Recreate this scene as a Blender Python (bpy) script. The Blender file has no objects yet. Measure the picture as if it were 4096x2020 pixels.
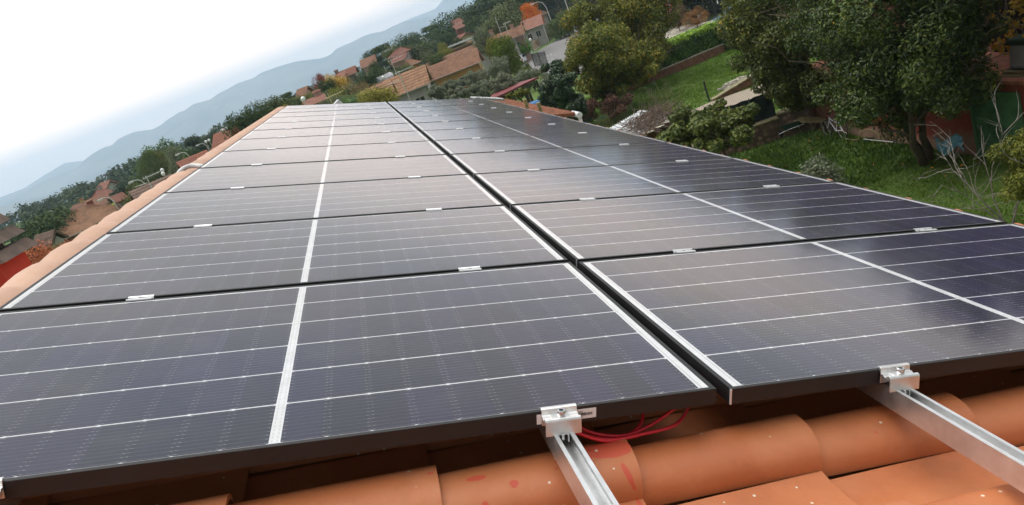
import bpy, math, random
import numpy as np
from mathutils import Vector, Matrix

random.seed(7)
SC = bpy.context.scene
COL = SC.collection
R = math.radians
PI = math.pi

# ------------------------------------------------------------------ camera
TILT = R(19.52)                       # pitch of the roof we stand on, falling towards +x
CT, ST = math.cos(TILT), math.sin(TILT)
FPX = 2941.47                         # focal length in pixels of the 4096 px wide photograph
PLANE_TO_WORLD = Matrix(((CT, 0, ST), (0, 1, 0), (-ST, 0, CT)))
RC = Matrix(((0.97588507, -0.21626056, -0.02965963),
             (-0.08269004, -0.24050422, -0.96711947),
             (0.20201653, 0.94625001, -0.25258708)))      # roof plane axes -> camera (x right, y down, z forward)
CAM_PLANE = Vector((-0.69486, -1.27642, 0.66669))
ORIGIN = Vector((0, 0, 8.9394))       # top face of the panels, front corner beside the gap
CAM = PLANE_TO_WORLD @ CAM_PLANE + ORIGIN
cw = PLANE_TO_WORLD @ RC.transposed()  # camera axes in the world
cam_rot = Matrix((cw.col[0], -cw.col[1], -cw.col[2])).transposed()
cd = bpy.data.cameras.new("camera")
cam = bpy.data.objects.new("camera", cd)
COL.objects.link(cam)
cam.matrix_world = Matrix.Translation(CAM) @ cam_rot.to_4x4()
cd.sensor_width = 36.0
cd.lens = FPX / 4096 * 36.0
cd.clip_start = 0.05
cd.clip_end = 60000
SC.camera = cam


def ray(u, v):
    return (cw @ Vector((u - 2048, v - 1010, FPX))).normalized()


def at(u, v, z=0.0):
    """the point of height z that a pixel of the photograph looks at"""
    d = ray(u, v)
    return CAM + d * ((z - CAM.z) / d.z)


def far(u, v, dist):
    return CAM + ray(u, v) * dist


def pp(x, y, n=0.0):
    """roof plane coordinates -> world"""
    return PLANE_TO_WORLD @ Vector((x, y, n)) + ORIGIN


# ------------------------------------------------------------------ sky and sun
SKY_LOW, SKY_HIGH, SKY_TOP = 2.7, 0.87, 4.7
SUN_EL, SUN_AZ = R(48), R(-55)        # high soft sun behind the clouds, to the left and ahead
w = bpy.data.worlds.new("World")
SC.world = w
w.use_nodes = True
nt = w.node_tree
for n in list(nt.nodes):
    nt.nodes.remove(n)
out = nt.nodes.new("ShaderNodeOutputWorld")
sky = nt.nodes.new("ShaderNodeTexSky")
sky.sky_type = 'NISHITA'
sky.sun_disc = False
sky.sun_elevation = SUN_EL
sky.sun_rotation = SUN_AZ
sky.altitude = 300
sky.dust_density = 2.0
bg1 = nt.nodes.new("ShaderNodeBackground")
bg1.inputs[1].default_value = 0.1
nt.links.new(sky.outputs[0], bg1.inputs[0])
tc = nt.nodes.new("ShaderNodeTexCoord")
mp = nt.nodes.new("ShaderNodeMapping")
mp.inputs['Scale'].default_value = (1.0, 1.0, 9.0)
mp.inputs['Rotation'].default_value = (0, R(6), 0)
nt.links.new(tc.outputs['Generated'], mp.inputs[0])
ns = nt.nodes.new("ShaderNodeTexNoise")
ns.inputs['Scale'].default_value = 1.6
ns.inputs['Detail'].default_value = 5
ns.inputs['Roughness'].default_value = 0.55
nt.links.new(mp.outputs[0], ns.inputs[0])
cr = nt.nodes.new("ShaderNodeValToRGB")
cr.color_ramp.elements[0].position = 0.38
cr.color_ramp.elements[0].color = (0.84, 0.845, 0.85, 1)
cr.color_ramp.elements[1].position = 0.62
cr.color_ramp.elements[1].color = (1.04, 1.0, 0.94, 1)
nt.links.new(ns.outputs[0], cr.inputs[0])
bg2 = nt.nodes.new("ShaderNodeBackground")
# clouds brightened towards the horizon to make up for light lost in the haze
sx = nt.nodes.new("ShaderNodeSeparateXYZ")
nt.links.new(tc.outputs['Generated'], sx.inputs[0])
mr = nt.nodes.new("ShaderNodeMapRange")
mr.interpolation_type = 'SMOOTHSTEP'
mr.inputs['From Min'].default_value = 0.0
mr.inputs['From Max'].default_value = 0.28
mr.inputs['To Min'].default_value = SKY_LOW
mr.inputs['To Max'].default_value = SKY_HIGH
nt.links.new(sx.outputs['Z'], mr.inputs['Value'])
mr2 = nt.nodes.new("ShaderNodeMapRange")       # an overcast sky is brightest overhead
mr2.interpolation_type = 'SMOOTHSTEP'
mr2.inputs['From Min'].default_value = 0.68
mr2.inputs['From Max'].default_value = 1.0
mr2.inputs['To Min'].default_value = 0.0
mr2.inputs['To Max'].default_value = SKY_TOP - SKY_HIGH
nt.links.new(sx.outputs['Z'], mr2.inputs['Value'])
ad = nt.nodes.new("ShaderNodeMath")
nt.links.new(mr.outputs[0], ad.inputs[0])
nt.links.new(mr2.outputs[0], ad.inputs[1])
mr4 = nt.nodes.new("ShaderNodeMapRange")       # unseen sky behind the camera dimmed to darken the panel gap and clamp fronts
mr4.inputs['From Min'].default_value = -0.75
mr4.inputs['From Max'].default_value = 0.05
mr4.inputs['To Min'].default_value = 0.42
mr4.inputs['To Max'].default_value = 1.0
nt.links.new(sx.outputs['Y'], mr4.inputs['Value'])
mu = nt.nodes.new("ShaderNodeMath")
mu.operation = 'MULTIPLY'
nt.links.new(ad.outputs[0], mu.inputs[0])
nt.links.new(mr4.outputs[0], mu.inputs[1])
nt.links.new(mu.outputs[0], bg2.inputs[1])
mr3 = nt.nodes.new("ShaderNodeMapRange")       # warmer, creamier light low down
mr3.inputs['From Min'].default_value = 0.0
mr3.inputs['From Max'].default_value = 0.22
mr3.inputs['To Min'].default_value = 1.0
mr3.inputs['To Max'].default_value = 0.0
nt.links.new(sx.outputs['Z'], mr3.inputs['Value'])
wm = nt.nodes.new("ShaderNodeMix")
wm.data_type = 'RGBA'
wm.blend_type = 'MULTIPLY'
wc = [i for i in wm.inputs if i.type == 'RGBA']
nt.links.new(mr3.outputs[0], wm.inputs[0])
nt.links.new(cr.outputs[0], wc[0])
wc[1].default_value = (1.34, 0.97, 0.74, 1)
nt.links.new([o for o in wm.outputs if o.type == 'RGBA'][0], bg2.inputs[0])
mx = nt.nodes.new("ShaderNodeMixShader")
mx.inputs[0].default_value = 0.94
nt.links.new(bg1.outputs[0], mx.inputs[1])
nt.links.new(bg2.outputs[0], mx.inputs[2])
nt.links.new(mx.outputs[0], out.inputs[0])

sl = bpy.data.lights.new("sun", 'SUN')
sl.energy = 0.9
sl.angle = R(14)
sl.color = (1.0, 0.96, 0.9)
so = bpy.data.objects.new("sun", sl)
COL.objects.link(so)
# azimuth: sun_rotation counted from +y towards +x
sd = Vector((math.sin(SUN_AZ) * math.cos(SUN_EL), math.cos(SUN_AZ) * math.cos(SUN_EL), math.sin(SUN_EL)))
so.rotation_euler = sd.to_track_quat('Z', 'Y').to_euler()

SC.view_settings.view_transform = 'Standard'
SC.view_settings.look = 'None'
SC.view_settings.exposure = 0.12
SC.view_settings.gamma = 1.0
SC.cycles.max_bounces = 7
SC.cycles.transparent_max_bounces = 6
SC.cycles.volume_bounces = 3
SC.cycles.use_denoising = True


# ------------------------------------------------------------------ node helpers
class E:
    """a node socket with arithmetic"""
    def __init__(self, t, s):
        self.t, self.s = t, s

    def m(self, op, o=None, clamp=False):
        n = self.t.nodes.new("ShaderNodeMath")
        n.operation = op
        n.use_clamp = clamp
        self.t.links.new(self.s, n.inputs[0])
        if o is not None:
            if isinstance(o, E):
                self.t.links.new(o.s, n.inputs[1])
            else:
                n.inputs[1].default_value = o
        return E(self.t, n.outputs[0])

    def __add__(s, o): return s.m('ADD', o)
    def __sub__(s, o): return s.m('SUBTRACT', o)
    def __mul__(s, o): return s.m('MULTIPLY', o)
    def __truediv__(s, o): return s.m('DIVIDE', o)
    def lt(s, o): return s.m('LESS_THAN', o)
    def gt(s, o): return s.m('GREATER_THAN', o)
    def abs(s): return s.m('ABSOLUTE')
    def fr(s): return s.m('FRACT')
    def fl(s): return s.m('FLOOR')
    def mn(s, o): return s.m('MINIMUM', o)
    def mx(s, o): return s.m('MAXIMUM', o)
    def pw(s, o): return s.m('POWER', o)
    def cl(s): return s.m('ADD', 0.0, True)


def c4(c):
    return (c[0], c[1], c[2], 1.0)


class Mat:
    def __init__(self, name, rough=0.6, metal=0.0, color=(0.5, 0.5, 0.5), spec=0.5):
        self.m = bpy.data.materials.new(name)
        self.m.use_nodes = True
        self.t = self.m.node_tree
        self.b = self.t.nodes["Principled BSDF"]
        self.b.inputs['Roughness'].default_value = rough
        self.b.inputs['Metallic'].default_value = metal
        self.b.inputs['Base Color'].default_value = c4(color)
        self.b.inputs['Specular IOR Level'].default_value = spec

    def coord(self, kind='Object', scale=None):
        n = self.t.nodes.new("ShaderNodeTexCoord")
        s = n.outputs[kind]
        if scale is not None:
            mp = self.t.nodes.new("ShaderNodeMapping")
            mp.inputs['Scale'].default_value = scale
            self.t.links.new(s, mp.inputs[0])
            s = mp.outputs[0]
        return s

    def pos(self):
        n = self.t.nodes.new("ShaderNodeNewGeometry")
        return n.outputs['Position']

    def sep(self, s):
        n = self.t.nodes.new("ShaderNodeSeparateXYZ")
        self.t.links.new(s, n.inputs[0])
        return [E(self.t, o) for o in n.outputs]

    def noise(self, s, scale, detail=4, rough=0.55, dist=0.0):
        n = self.t.nodes.new("ShaderNodeTexNoise")
        n.inputs['Scale'].default_value = scale
        n.inputs['Detail'].default_value = detail
        n.inputs['Roughness'].default_value = rough
        n.inputs['Distortion'].default_value = dist
        self.t.links.new(s, n.inputs[0])
        return E(self.t, n.outputs[0])

    def voro(self, s, scale, feature='F1', rnd=1.0):
        n = self.t.nodes.new("ShaderNodeTexVoronoi")
        n.feature = feature
        n.inputs['Scale'].default_value = scale
        n.inputs['Randomness'].default_value = rnd
        self.t.links.new(s, n.inputs[0])
        return n

    def ramp(self, e, stops, const=False):
        n = self.t.nodes.new("ShaderNodeValToRGB")
        cr = n.color_ramp
        if const:
            cr.interpolation = 'CONSTANT'
        while len(cr.elements) < len(stops):
            cr.elements.new(0.5)
        for el, (p, c) in zip(cr.elements, stops):
            el.position = p
            el.color = c4(c)
        self.t.links.new(e.s, n.inputs[0])
        return n.outputs[0]

    def mix(self, f, a, b, mode='MIX'):
        n = self.t.nodes.new("ShaderNodeMix")
        n.data_type = 'RGBA'
        n.blend_type = mode
        ins = [i for i in n.inputs if i.type == 'RGBA']
        fi = n.inputs[0]
        if isinstance(f, E):
            self.t.links.new(f.s, fi)
        else:
            fi.default_value = f
        for sock, v in zip(ins, (a, b)):
            if isinstance(v, tuple):
                sock.default_value = c4(v)
            else:
                self.t.links.new(v, sock)
        return [o for o in n.outputs if o.type == 'RGBA'][0]

    def color(self, s):
        self.t.links.new(s, self.b.inputs['Base Color'])
        return self

    def rough(self, e):
        self.t.links.new(e.s, self.b.inputs['Roughness'])
        return self

    def bump(self, e, strength=0.3, dist=0.01):
        n = self.t.nodes.new("ShaderNodeBump")
        n.inputs['Strength'].default_value = strength
        n.inputs['Distance'].default_value = dist
        self.t.links.new(e.s, n.inputs['Height'])
        self.t.links.new(n.outputs[0], self.b.inputs['Normal'])
        return self

    def attr(self, name):
        n = self.t.nodes.new("ShaderNodeAttribute")
        n.attribute_name = name
        return E(self.t, n.outputs['Fac'])


def simple(name, c, rough=0.6, metal=0.0, var=0.12, scale=6.0, kind='Object', bump=0.0):
    """one colour with a little uneven wear"""
    m = Mat(name, rough, metal, c)
    s = m.coord(kind)
    f = m.noise(s, scale, 5, 0.6)
    lo = tuple(x * (1 - var * 1.6) for x in c)
    hi = tuple(min(1, x * (1 + var)) for x in c)
    m.color(m.ramp(f, [(0.3, lo), (0.7, hi)]))
    m.rough(f * 0.25 + (rough - 0.12))
    if bump:
        m.bump(m.noise(s, scale * 6, 4), bump, 0.01)
    return m.m


# ------------------------------------------------------------------ mesh helpers
class MB:
    def __init__(self):
        self.v, self.f, self.mi = [], [], []

    def add(self, vs, fs, mi=0):
        o = len(self.v)
        self.v += [tuple(p) for p in vs]
        self.f += [tuple(i + o for i in f) for f in fs]
        self.mi += [mi] * len(fs)
        return self

    def box(self, c, s, rz=0.0, mat=None, mi=0, taper=1.0):
        x, y, z = s[0] / 2, s[1] / 2, s[2] / 2
        vs = []
        for k, (a, b, d) in enumerate([(-1, -1, -1), (1, -1, -1), (1, 1, -1), (-1, 1, -1), (-1, -1, 1), (1, -1, 1), (1, 1, 1), (-1, 1, 1)]):
            tp = taper if d > 0 else 1
            p = Vector((a * x * tp, b * y * tp, d * z))
            if mat is not None:
                p = mat @ p
            if rz:
                p = Matrix.Rotation(rz, 3, 'Z') @ p
            vs.append(p + Vector(c))
        return self.add(vs, [(0, 3, 2, 1), (4, 5, 6, 7), (0, 1, 5, 4), (1, 2, 6, 5), (2, 3, 7, 6), (3, 0, 4, 7)], mi)

    def b2(self, lo, hi, mi=0):
        lo, hi = Vector(lo), Vector(hi)
        return self.box((lo + hi) / 2, hi - lo, mi=mi)

    def extr(self, prof, axis, a, b, mi=0, closed=True):
        """profile (p, q) swept along an axis from a to b"""
        def put(t, p, q):
            return {'x': (t, p, q), 'y': (p, t, q), 'z': (p, q, t)}[axis]
        n = len(prof)
        vs = [put(a, *p) for p in prof] + [put(b, *p) for p in prof]
        fs = [(i, (i + 1) % n, n + (i + 1) % n, n + i) for i in range(n if closed else n - 1)]
        if closed:
            fs += [tuple(range(n - 1, -1, -1)), tuple(range(n, 2 * n))]
        return self.add(vs, fs, mi)

    def tube(self, pts, r, seg=8, mi=0, cap=True):
        pts = [Vector(p) for p in pts]
        rr = r if isinstance(r, (list, tuple)) else [r] * len(pts)
        vs, fs = [], []
        up = Vector((0, 0, 1))
        pa = None
        for i, p in enumerate(pts):
            t = (pts[min(i + 1, len(pts) - 1)] - pts[max(i - 1, 0)])
            if t.length < 1e-9:
                t = Vector((0, 0, 1))
            t.normalize()
            if pa is None:
                a = t.cross(up)
                if a.length < 0.1:
                    a = t.cross(Vector((1, 0, 0)))
            else:
                a = pa - t * pa.dot(t)
            a.normalize()
            pa = a
            b = t.cross(a)
            for k in range(seg):
                an = 2 * PI * k / seg
                vs.append(p + (a * math.cos(an) + b * math.sin(an)) * rr[i])
        for i in range(len(pts) - 1):
            for k in range(seg):
                k2 = (k + 1) % seg
                fs.append((i * seg + k, i * seg + k2, (i + 1) * seg + k2, (i + 1) * seg + k))
        if cap:
            fs.append(tuple(range(seg - 1, -1, -1)))
            fs.append(tuple(range((len(pts) - 1) * seg, len(pts) * seg)))
        return self.add(vs, fs, mi)

    def lathe(self, prof, c=(0, 0, 0), seg=16, mi=0, rot=None):
        vs, fs = [], []
        for (r, z) in prof:
            for k in range(seg):
                a = 2 * PI * k / seg
                p = Vector((r * math.cos(a), r * math.sin(a), z))
                if rot is not None:
                    p = rot @ p
                vs.append(p + Vector(c))
        for i in range(len(prof) - 1):
            for k in range(seg):
                k2 = (k + 1) % seg
                fs.append((i * seg + k, i * seg + k2, (i + 1) * seg + k2, (i + 1) * seg + k))
        fs.append(tuple(range(seg - 1, -1, -1)))
        fs.append(tuple(range((len(prof) - 1) * seg, len(prof) * seg)))
        return self.add(vs, fs, mi)

    def build(self, name, mat, parent=None, smooth=False, loc=None, bevel=0.0):
        me = bpy.data.meshes.new(name)
        me.from_pydata(self.v, [], self.f)
        mats = mat if isinstance(mat, (list, tuple)) else [mat]
        for m_ in mats:
            me.materials.append(m_)
        if len(mats) > 1:
            me.polygons.foreach_set('material_index', self.mi)
        if smooth:
            me.polygons.foreach_set('use_smooth', [True] * len(me.polygons))
        me.update()
        o = bpy.data.objects.new(name, me)
        COL.objects.link(o)
        if parent is not None:
            o.parent = parent
        if loc is not None:
            o.location = loc
        if smooth:
            md = o.modifiers.new('e', 'EDGE_SPLIT')
            md.split_angle = R(40)
        if bevel:
            md = o.modifiers.new('b', 'BEVEL')
            md.width = bevel
            md.segments = 2
            md.limit_method = 'ANGLE'
        return o


def tag(o, label=None, cat=None, group=None, kind=None):
    if label:
        o['label'] = label
    if cat:
        o['category'] = cat
    if group:
        o['group'] = group
    if kind:
        o['kind'] = kind
    return o


def thing(name, label, cat, loc=(0, 0, 0), rz=0.0, group=None, roof=False):
    o = bpy.data.objects.new(name, None)
    o.empty_display_size = 0.1
    COL.objects.link(o)
    o.location = loc
    o.rotation_euler = (0, TILT, 0) if roof else (0, 0, rz)
    return tag(o, label, cat, group)


def copy_tree(o, parent=None):
    c = o.copy()
    COL.objects.link(c)
    c.parent = parent
    for ch in o.children:
        copy_tree(ch, c)
    return c
# ------------------------------------------------------------------ materials of the array
PL, PD, PITCH, GAP = 1.755, 1.038, 1.0603, 0.0265
FR = 0.011


def glass_material():
    m = Mat("panel_glass", 0.1, 0.0)
    X, Y, Z = m.sep(m.coord('Object'))
    hx = (X - PL / 2).abs()
    cp, cd_ = 0.0834, 0.1680
    fa = ((hx - 0.0105) / cp).fr()
    dx = fa.mn(fa * -1.0 + 1.0) * cp
    yy = Y - FR
    fb = (yy / cd_).fr()
    dy = fb.mn(fb * -1.0 + 1.0) * cd_
    border = hx.lt(0.0105).mx(hx.gt(0.8448)).mx(yy.gt(6 * cd_))
    gap = dy.lt(0.0021)
    dia = (dx * 0.5 + dy).lt(0.0045)
    white = border.mx(gap).mx(dia)
    # busbars
    nb = 11.0
    fc = (yy / (cd_ / nb)).fr()
    db = (fc - 0.5).abs() * (cd_ / nb)
    glint = m.noise(m.coord('Object', (260, 1900, 1)), 1.0, 1)
    bus = db.lt(0.00034) * (glint * 1.5 - 0.2).cl()
    pad = db.lt(0.0005) * dx.lt(0.0075) * dx.gt(0.0022) * glint.gt(0.47)
    cellgap = dx.lt(0.0006)
    # tone of each cell
    ci = (hx / cp).fl() * 7.31 + (yy / cd_).fl() * 3.17 + X.gt(PL / 2) * 1.7
    rnd = (ci.m('SINE') * 43758.5).fr()
    cell = m.ramp(rnd, [(0.0, (0.009, 0.0085, 0.034)), (1.0, (0.015, 0.012, 0.052))])
    col = m.mix(cellgap * 0.5, cell, (0.05, 0.05, 0.07))
    col = m.mix(bus * 0.28, col, (0.55, 0.55, 0.58))
    col = m.mix(pad * 0.4, col, (0.75, 0.75, 0.76))
    nz = m.noise(m.coord('Object'), 30, 3)
    wh = m.ramp(nz, [(0.3, (0.50, 0.50, 0.52)), (0.7, (0.60, 0.60, 0.62))])
    # ribbons inside the white strips
    tick = ((yy / (cd_ / 11.0)).fr().gt(0.35)) * hx.gt(0.0035) * hx.lt(0.0065)
    wh = m.mix(tick * 0.35, wh, (0.26, 0.27, 0.29))
    rib = (hx - 0.8515).abs().lt(0.0022)
    wh = m.mix(rib * 0.5, wh, (0.28, 0.29, 0.30))
    col = m.mix(white, col, wh)
    dirt = m.noise(m.pos(), 5.5, 7, 0.7)
    runs = m.noise(m.coord('Object', (1.2, 9, 1)), 2.0, 4)
    col = m.mix(((dirt - 0.52).cl() * 0.35 + (runs - 0.6).cl() * 0.2).cl(), col, (0.22, 0.20, 0.18))
    m.color(col)
    dust = m.noise(m.pos(), 3.1, 5, 0.6)
    m.rough(dust * 0.06 + 0.07)
    m.b.inputs['IOR'].default_value = 1.66
    film = m.noise(m.pos(), 0.9, 3)
    m.t.links.new((film * 120.0 + 360.0).s, m.b.inputs['Thin Film Thickness'])
    m.b.inputs['Thin Film IOR'].default_value = 1.58
    m.b.inputs['Specular IOR Level'].default_value = 0.5
    m.b.inputs['Specular Tint'].default_value = (1.0, 0.90, 0.86, 1)   # the coating reflects brownish
    m.b.inputs['Sheen Weight'].default_value = 0.09      # thin film of dust
    m.b.inputs['Sheen Roughness'].default_value = 0.35
    m.b.inputs['Sheen Tint'].default_value = (1.0, 0.86, 0.78, 1)
    fine = m.noise(m.coord('Object'), 1.7, 2)
    m.bump(fine, 0.012, 0.05)
    return m.m


M = {}
M['glass'] = glass_material()
M['frame'] = simple("black_anodised", (0.009, 0.009, 0.010), 0.5, 0.0, 0.25, 9)
M['alu'] = simple("mill_aluminium", (0.80, 0.80, 0.80), 0.34, 0.9, 0.07, 25)
M['alu_soft'] = simple("brushed_aluminium", (0.72, 0.71, 0.70), 0.42, 0.9, 0.10, 40)
M['steel'] = simple("stainless_steel", (0.6, 0.6, 0.6), 0.25, 1.0, 0.1, 30)
M['dark_hole'] = simple("dark_recess", (0.01, 0.01, 0.01), 0.7)
M['seam'] = simple("bare_corner", (0.75, 0.76, 0.78), 0.35, 0.6)
M['sticker'] = simple("sticker_paper", (0.78, 0.74, 0.72), 0.5, 0, 0.05, 20)
M['ink'] = simple("black_ink", (0.015, 0.013, 0.013), 0.5)
M['red_cable'] = simple("red_cable_sheath", (0.62, 0.02, 0.035), 0.4, 0, 0.1, 20)
M['black_plastic'] = simple("black_plastic", (0.012, 0.012, 0.012), 0.45)
M['conduit'] = simple("white_corrugated_pipe", (0.72, 0.72, 0.71), 0.4)
M['card'] = simple("cardboard", (0.36, 0.25, 0.12), 0.8, 0, 0.12, 30)

WORDS = ['first', 'second', 'third', 'fourth', 'fifth', 'sixth', 'seventh', 'eighth', 'ninth', 'tenth', 'eleventh', 'twelfth']


def make_panel():
    t = thing('solar_panel', 'x', 'solar panel', roof=True, group='black framed solar panels on the tiled roof')
    f = MB()
    h = 0.035
    f.b2((0, 0, -h), (PL, FR, 0))
    f.b2((0, PD - FR, -h), (PL, PD, 0))
    f.b2((0, FR, -h), (FR, PD - FR, 0))
    f.b2((PL - FR, FR, -h), (PL, PD - FR, 0))
    for y0, y1 in ((FR, 0.03), (PD - 0.03, PD - FR)):
        f.b2((FR, y0, -h), (PL - FR, y1, -h + 0.0018))
    f.build('frame', M['frame'], t, bevel=0.0012)
    g = MB()
    g.b2((FR, FR, -0.0075), (PL - FR, PD - FR, -0.0012))
    g.build('glass', M['glass'], t)
    b = MB()
    b.b2((0.82, 0.90, -0.028), (0.93, 0.99, -0.009))
    b.build('junction_box', M['black_plastic'], t)
    return t


panel0 = make_panel()
PANELS = []
for col in (0, 1):
    for r in range(12):
        p = panel0 if (col == 0 and r == 0) else copy_tree(panel0)
        x0 = -PL if col == 0 else GAP
        dy = 0.0 if col == 0 else -0.011 + 0.001 * (r % 3)
        p.location = pp(x0, r * PITCH + dy, 0.0005 * ((r * 5 + col * 3) % 3))
        side = 'left' if col == 0 else 'right'
        if r == 0:
            lab = ('nearest solar panel of the left column, serial sticker on its front edge' if col == 0
                   else 'nearest solar panel of the right column, beside the front gap')
        elif r == 11:
            lab = 'solar panel at the far end of the %s column' % side
        else:
            lab = 'solar panel in the %s row from the front, %s column' % (WORDS[r], side)
        p['label'] = lab
        PANELS.append(p)
        if col == 1:
            s = MB()
            s.b2((-0.0012, -0.0012, -0.0345), (0.0022, 0.0022, -0.0005))
            s.build('corner_seam', M['seam'], p)

# serial sticker on the front face of the nearest left panel
front = PANELS[0]
XS = PL - 0.338                       # where the clamp stands, in the panel's own x
s = MB()
s.b2((XS - 0.045, -0.0006, -0.0275), (XS + 0.077, -0.0001, -0.0065))
stk = s.build('sticker', M['sticker'], front)
s = MB()
rr = random.Random(3)
x = XS + 0.010
while x < XS + 0.069:
    wd = rr.choice((0.0005, 0.0008, 0.0012, 0.0018))
    s.b2((x, -0.0009, -0.0205), (x + wd, -0.0007, -0.0145))
    x += wd + rr.choice((0.0005, 0.0007, 0.0011))
s.build('barcode', M['ink'], stk)


def text_mesh(txt, size, mat, parent, mtx, name='lettering', ext=0.0001):
    cu = bpy.data.curves.new(name, 'FONT')
    cu.body = txt
    cu.size = size
    cu.extrude = ext
    cu.align_x = 'CENTER'
    cu.align_y = 'CENTER'
    tmp = bpy.data.objects.new('tmp', cu)
    COL.objects.link(tmp)
    dg = bpy.context.evaluated_depsgraph_get()
    me = bpy.data.meshes.new_from_object(tmp.evaluated_get(dg))
    bpy.data.objects.remove(tmp)
    bpy.data.curves.remove(cu)
    me.name = name
    me.materials.clear()
    me.materials.append(mat)
    o = bpy.data.objects.new(name, me)
    COL.objects.link(o)
    o.parent = parent
    o.matrix_local = mtx
    return o


# the sticker was put on upside down: lettering turned by half a turn
for zz, tx in ((-0.0118, '034482120237'), (-0.0235, '037827103748')):
    mt = Matrix.Translation((XS + 0.033, -0.0009, zz)) @ Matrix.Rotation(R(90), 4, 'X') @ Matrix.Rotation(PI, 4, 'Z')
    text_mesh(tx, 0.0052, M['ink'], stk, mt)

# ------------------------------------------------------------------ rails
RAILX = [-1.355, -0.338, 0.412, 1.405]
RAILN = ['leftmost', 'second', 'third', 'rightmost']
RY0 = [-0.03, -1.25, -1.45, -0.9]


def rail_prof():
    w_, d, t_ = 0.0205, 0.048, 0.0022
    pts = [(-w_, 0), (-w_ + 0.0085, 0), (-w_ + 0.0085, -0.004), (-w_ + 0.003, -0.006), (-w_ + 0.003, -0.018), (-w_ + 0.007, -0.021), (-w_ + 0.007, -0.026),
           (w_ - 0.007, -0.026), (w_ - 0.007, -0.021), (w_ - 0.003, -0.018), (w_ - 0.003, -0.006), (w_ - 0.0085, -0.004), (w_ - 0.0085, 0), (w_, 0), (w_, -d), (-w_, -d)]
    return pts


for i, x in enumerate(RAILX):
    lab = ['aluminium rail under the outer half of the left panel column',
           'aluminium rail running out past the clamp by the barcode sticker',
           'aluminium rail running out towards the lower right corner of the picture',
           'aluminium rail under the outer half of the right panel column'][i]
    t = thing('mounting_rail', lab, 'rail', pp(x, 0, -0.0355), roof=True, group='aluminium rails carrying the panels')
    b = MB()
    b.extr(rail_prof(), 'y', RY0[i], 12.72)
    b.build('rail_profile', M['alu'], t)
    for k in range(11):
        y = 0.35 + k * 1.18
        h = MB()
        h.b2((-0.0245, y, -0.055), (-0.0213, y + 0.045, -0.012))
        h.b2((-0.0245, y, -0.085), (0.03, y + 0.045, -0.0505))
        h.build('roof_hook', M['alu_soft'], t)

# ------------------------------------------------------------------ clamps


def bolt(t, z, r=0.0085, hgt=0.0105, y=0.0):
    b = MB()
    b.lathe([(r * 0.92, z), (r, z + 0.001), (r, z + hgt - 0.0012), (r * 0.9, z + hgt), (r * 0.55, z + hgt), (r * 0.52, z + hgt - 0.005), (0.0003, z + hgt - 0.0052)], (0, y, 0), 24)
    o = b.build('bolt', M['steel'], t, smooth=True)
    h = MB()
    h.lathe([(r * 0.5, z + hgt - 0.0048), (r * 0.5, z + hgt - 0.0035)], (0, y, 0), 6)
    h.build('hex_socket', M['dark_hole'], o)
    return o


def make_mid():
    t = thing('mid_clamp', 'x', 'clamp', roof=True, group='mid clamps holding neighbouring panels')
    b = MB()
    # hat profile in (y, n), swept along x
    P = [(-0.0195, 0.0012), (-0.0195, 0.0042), (-0.0105, 0.0050), (-0.0085, 0.0034), (-0.0075, -0.002), (0.0075, -0.002), (0.0085, 0.0034),
         (0.0105, 0.0050), (0.0195, 0.0042), (0.0195, 0.0012), (0.0098, 0.0012), (0.0098, -0.0045), (-0.0098, -0.0045), (-0.0098, 0.0012)]
    b.extr(P, 'x', -0.036, 0.036)
    b.build('clamp_plate', M['alu'], t)
    bolt(t, -0.002, 0.0062, 0.006)
    return t


def make_end():
    t = thing('end_clamp', 'x', 'clamp', roof=True, group='end clamps on the outer panel edges')
    b = MB()
    P = [(0.0075, 0.0012), (0.0085, 0.0045), (0.002, 0.0052), (-0.0015, 0.003), (-0.0030, -0.0075), (-0.006, -0.0088), (-0.009, -0.0070), (-0.0125, -0.0105),
         (-0.0175, -0.0115), (-0.0215, -0.0075), (-0.0255, -0.0045), (-0.0300, -0.0055), (-0.0325, -0.009), (-0.0345, -0.0385), (-0.0318, -0.0385),
         (-0.0300, -0.0115), (-0.0215, -0.0140), (-0.0150, -0.0150), (-0.0045, -0.0135), (-0.0040, -0.0300), (-0.0016, -0.0300), (-0.0008, 0.0012)]
    b.extr(P, 'x', -0.036, 0.036)
    b.build('clamp_plate', M['alu_soft'], t, bevel=0.0006)
    w_ = MB()
    w_.b2((-0.019, -0.0265, -0.0095), (0.017, -0.0065, -0.0060))
    w_.build('washer_plate', M['alu'], t)
    bolt(t, -0.0062, 0.0085, 0.0125, -0.0165)
    n = MB()
    n.b2((-0.006, -0.041, -0.0455), (-0.001, -0.036, -0.035))
    n.b2((0.006, -0.042, -0.050), (0.0085, -0.033, -0.036))
    n.build('spring_clip', M['alu'], t)
    return t


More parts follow.
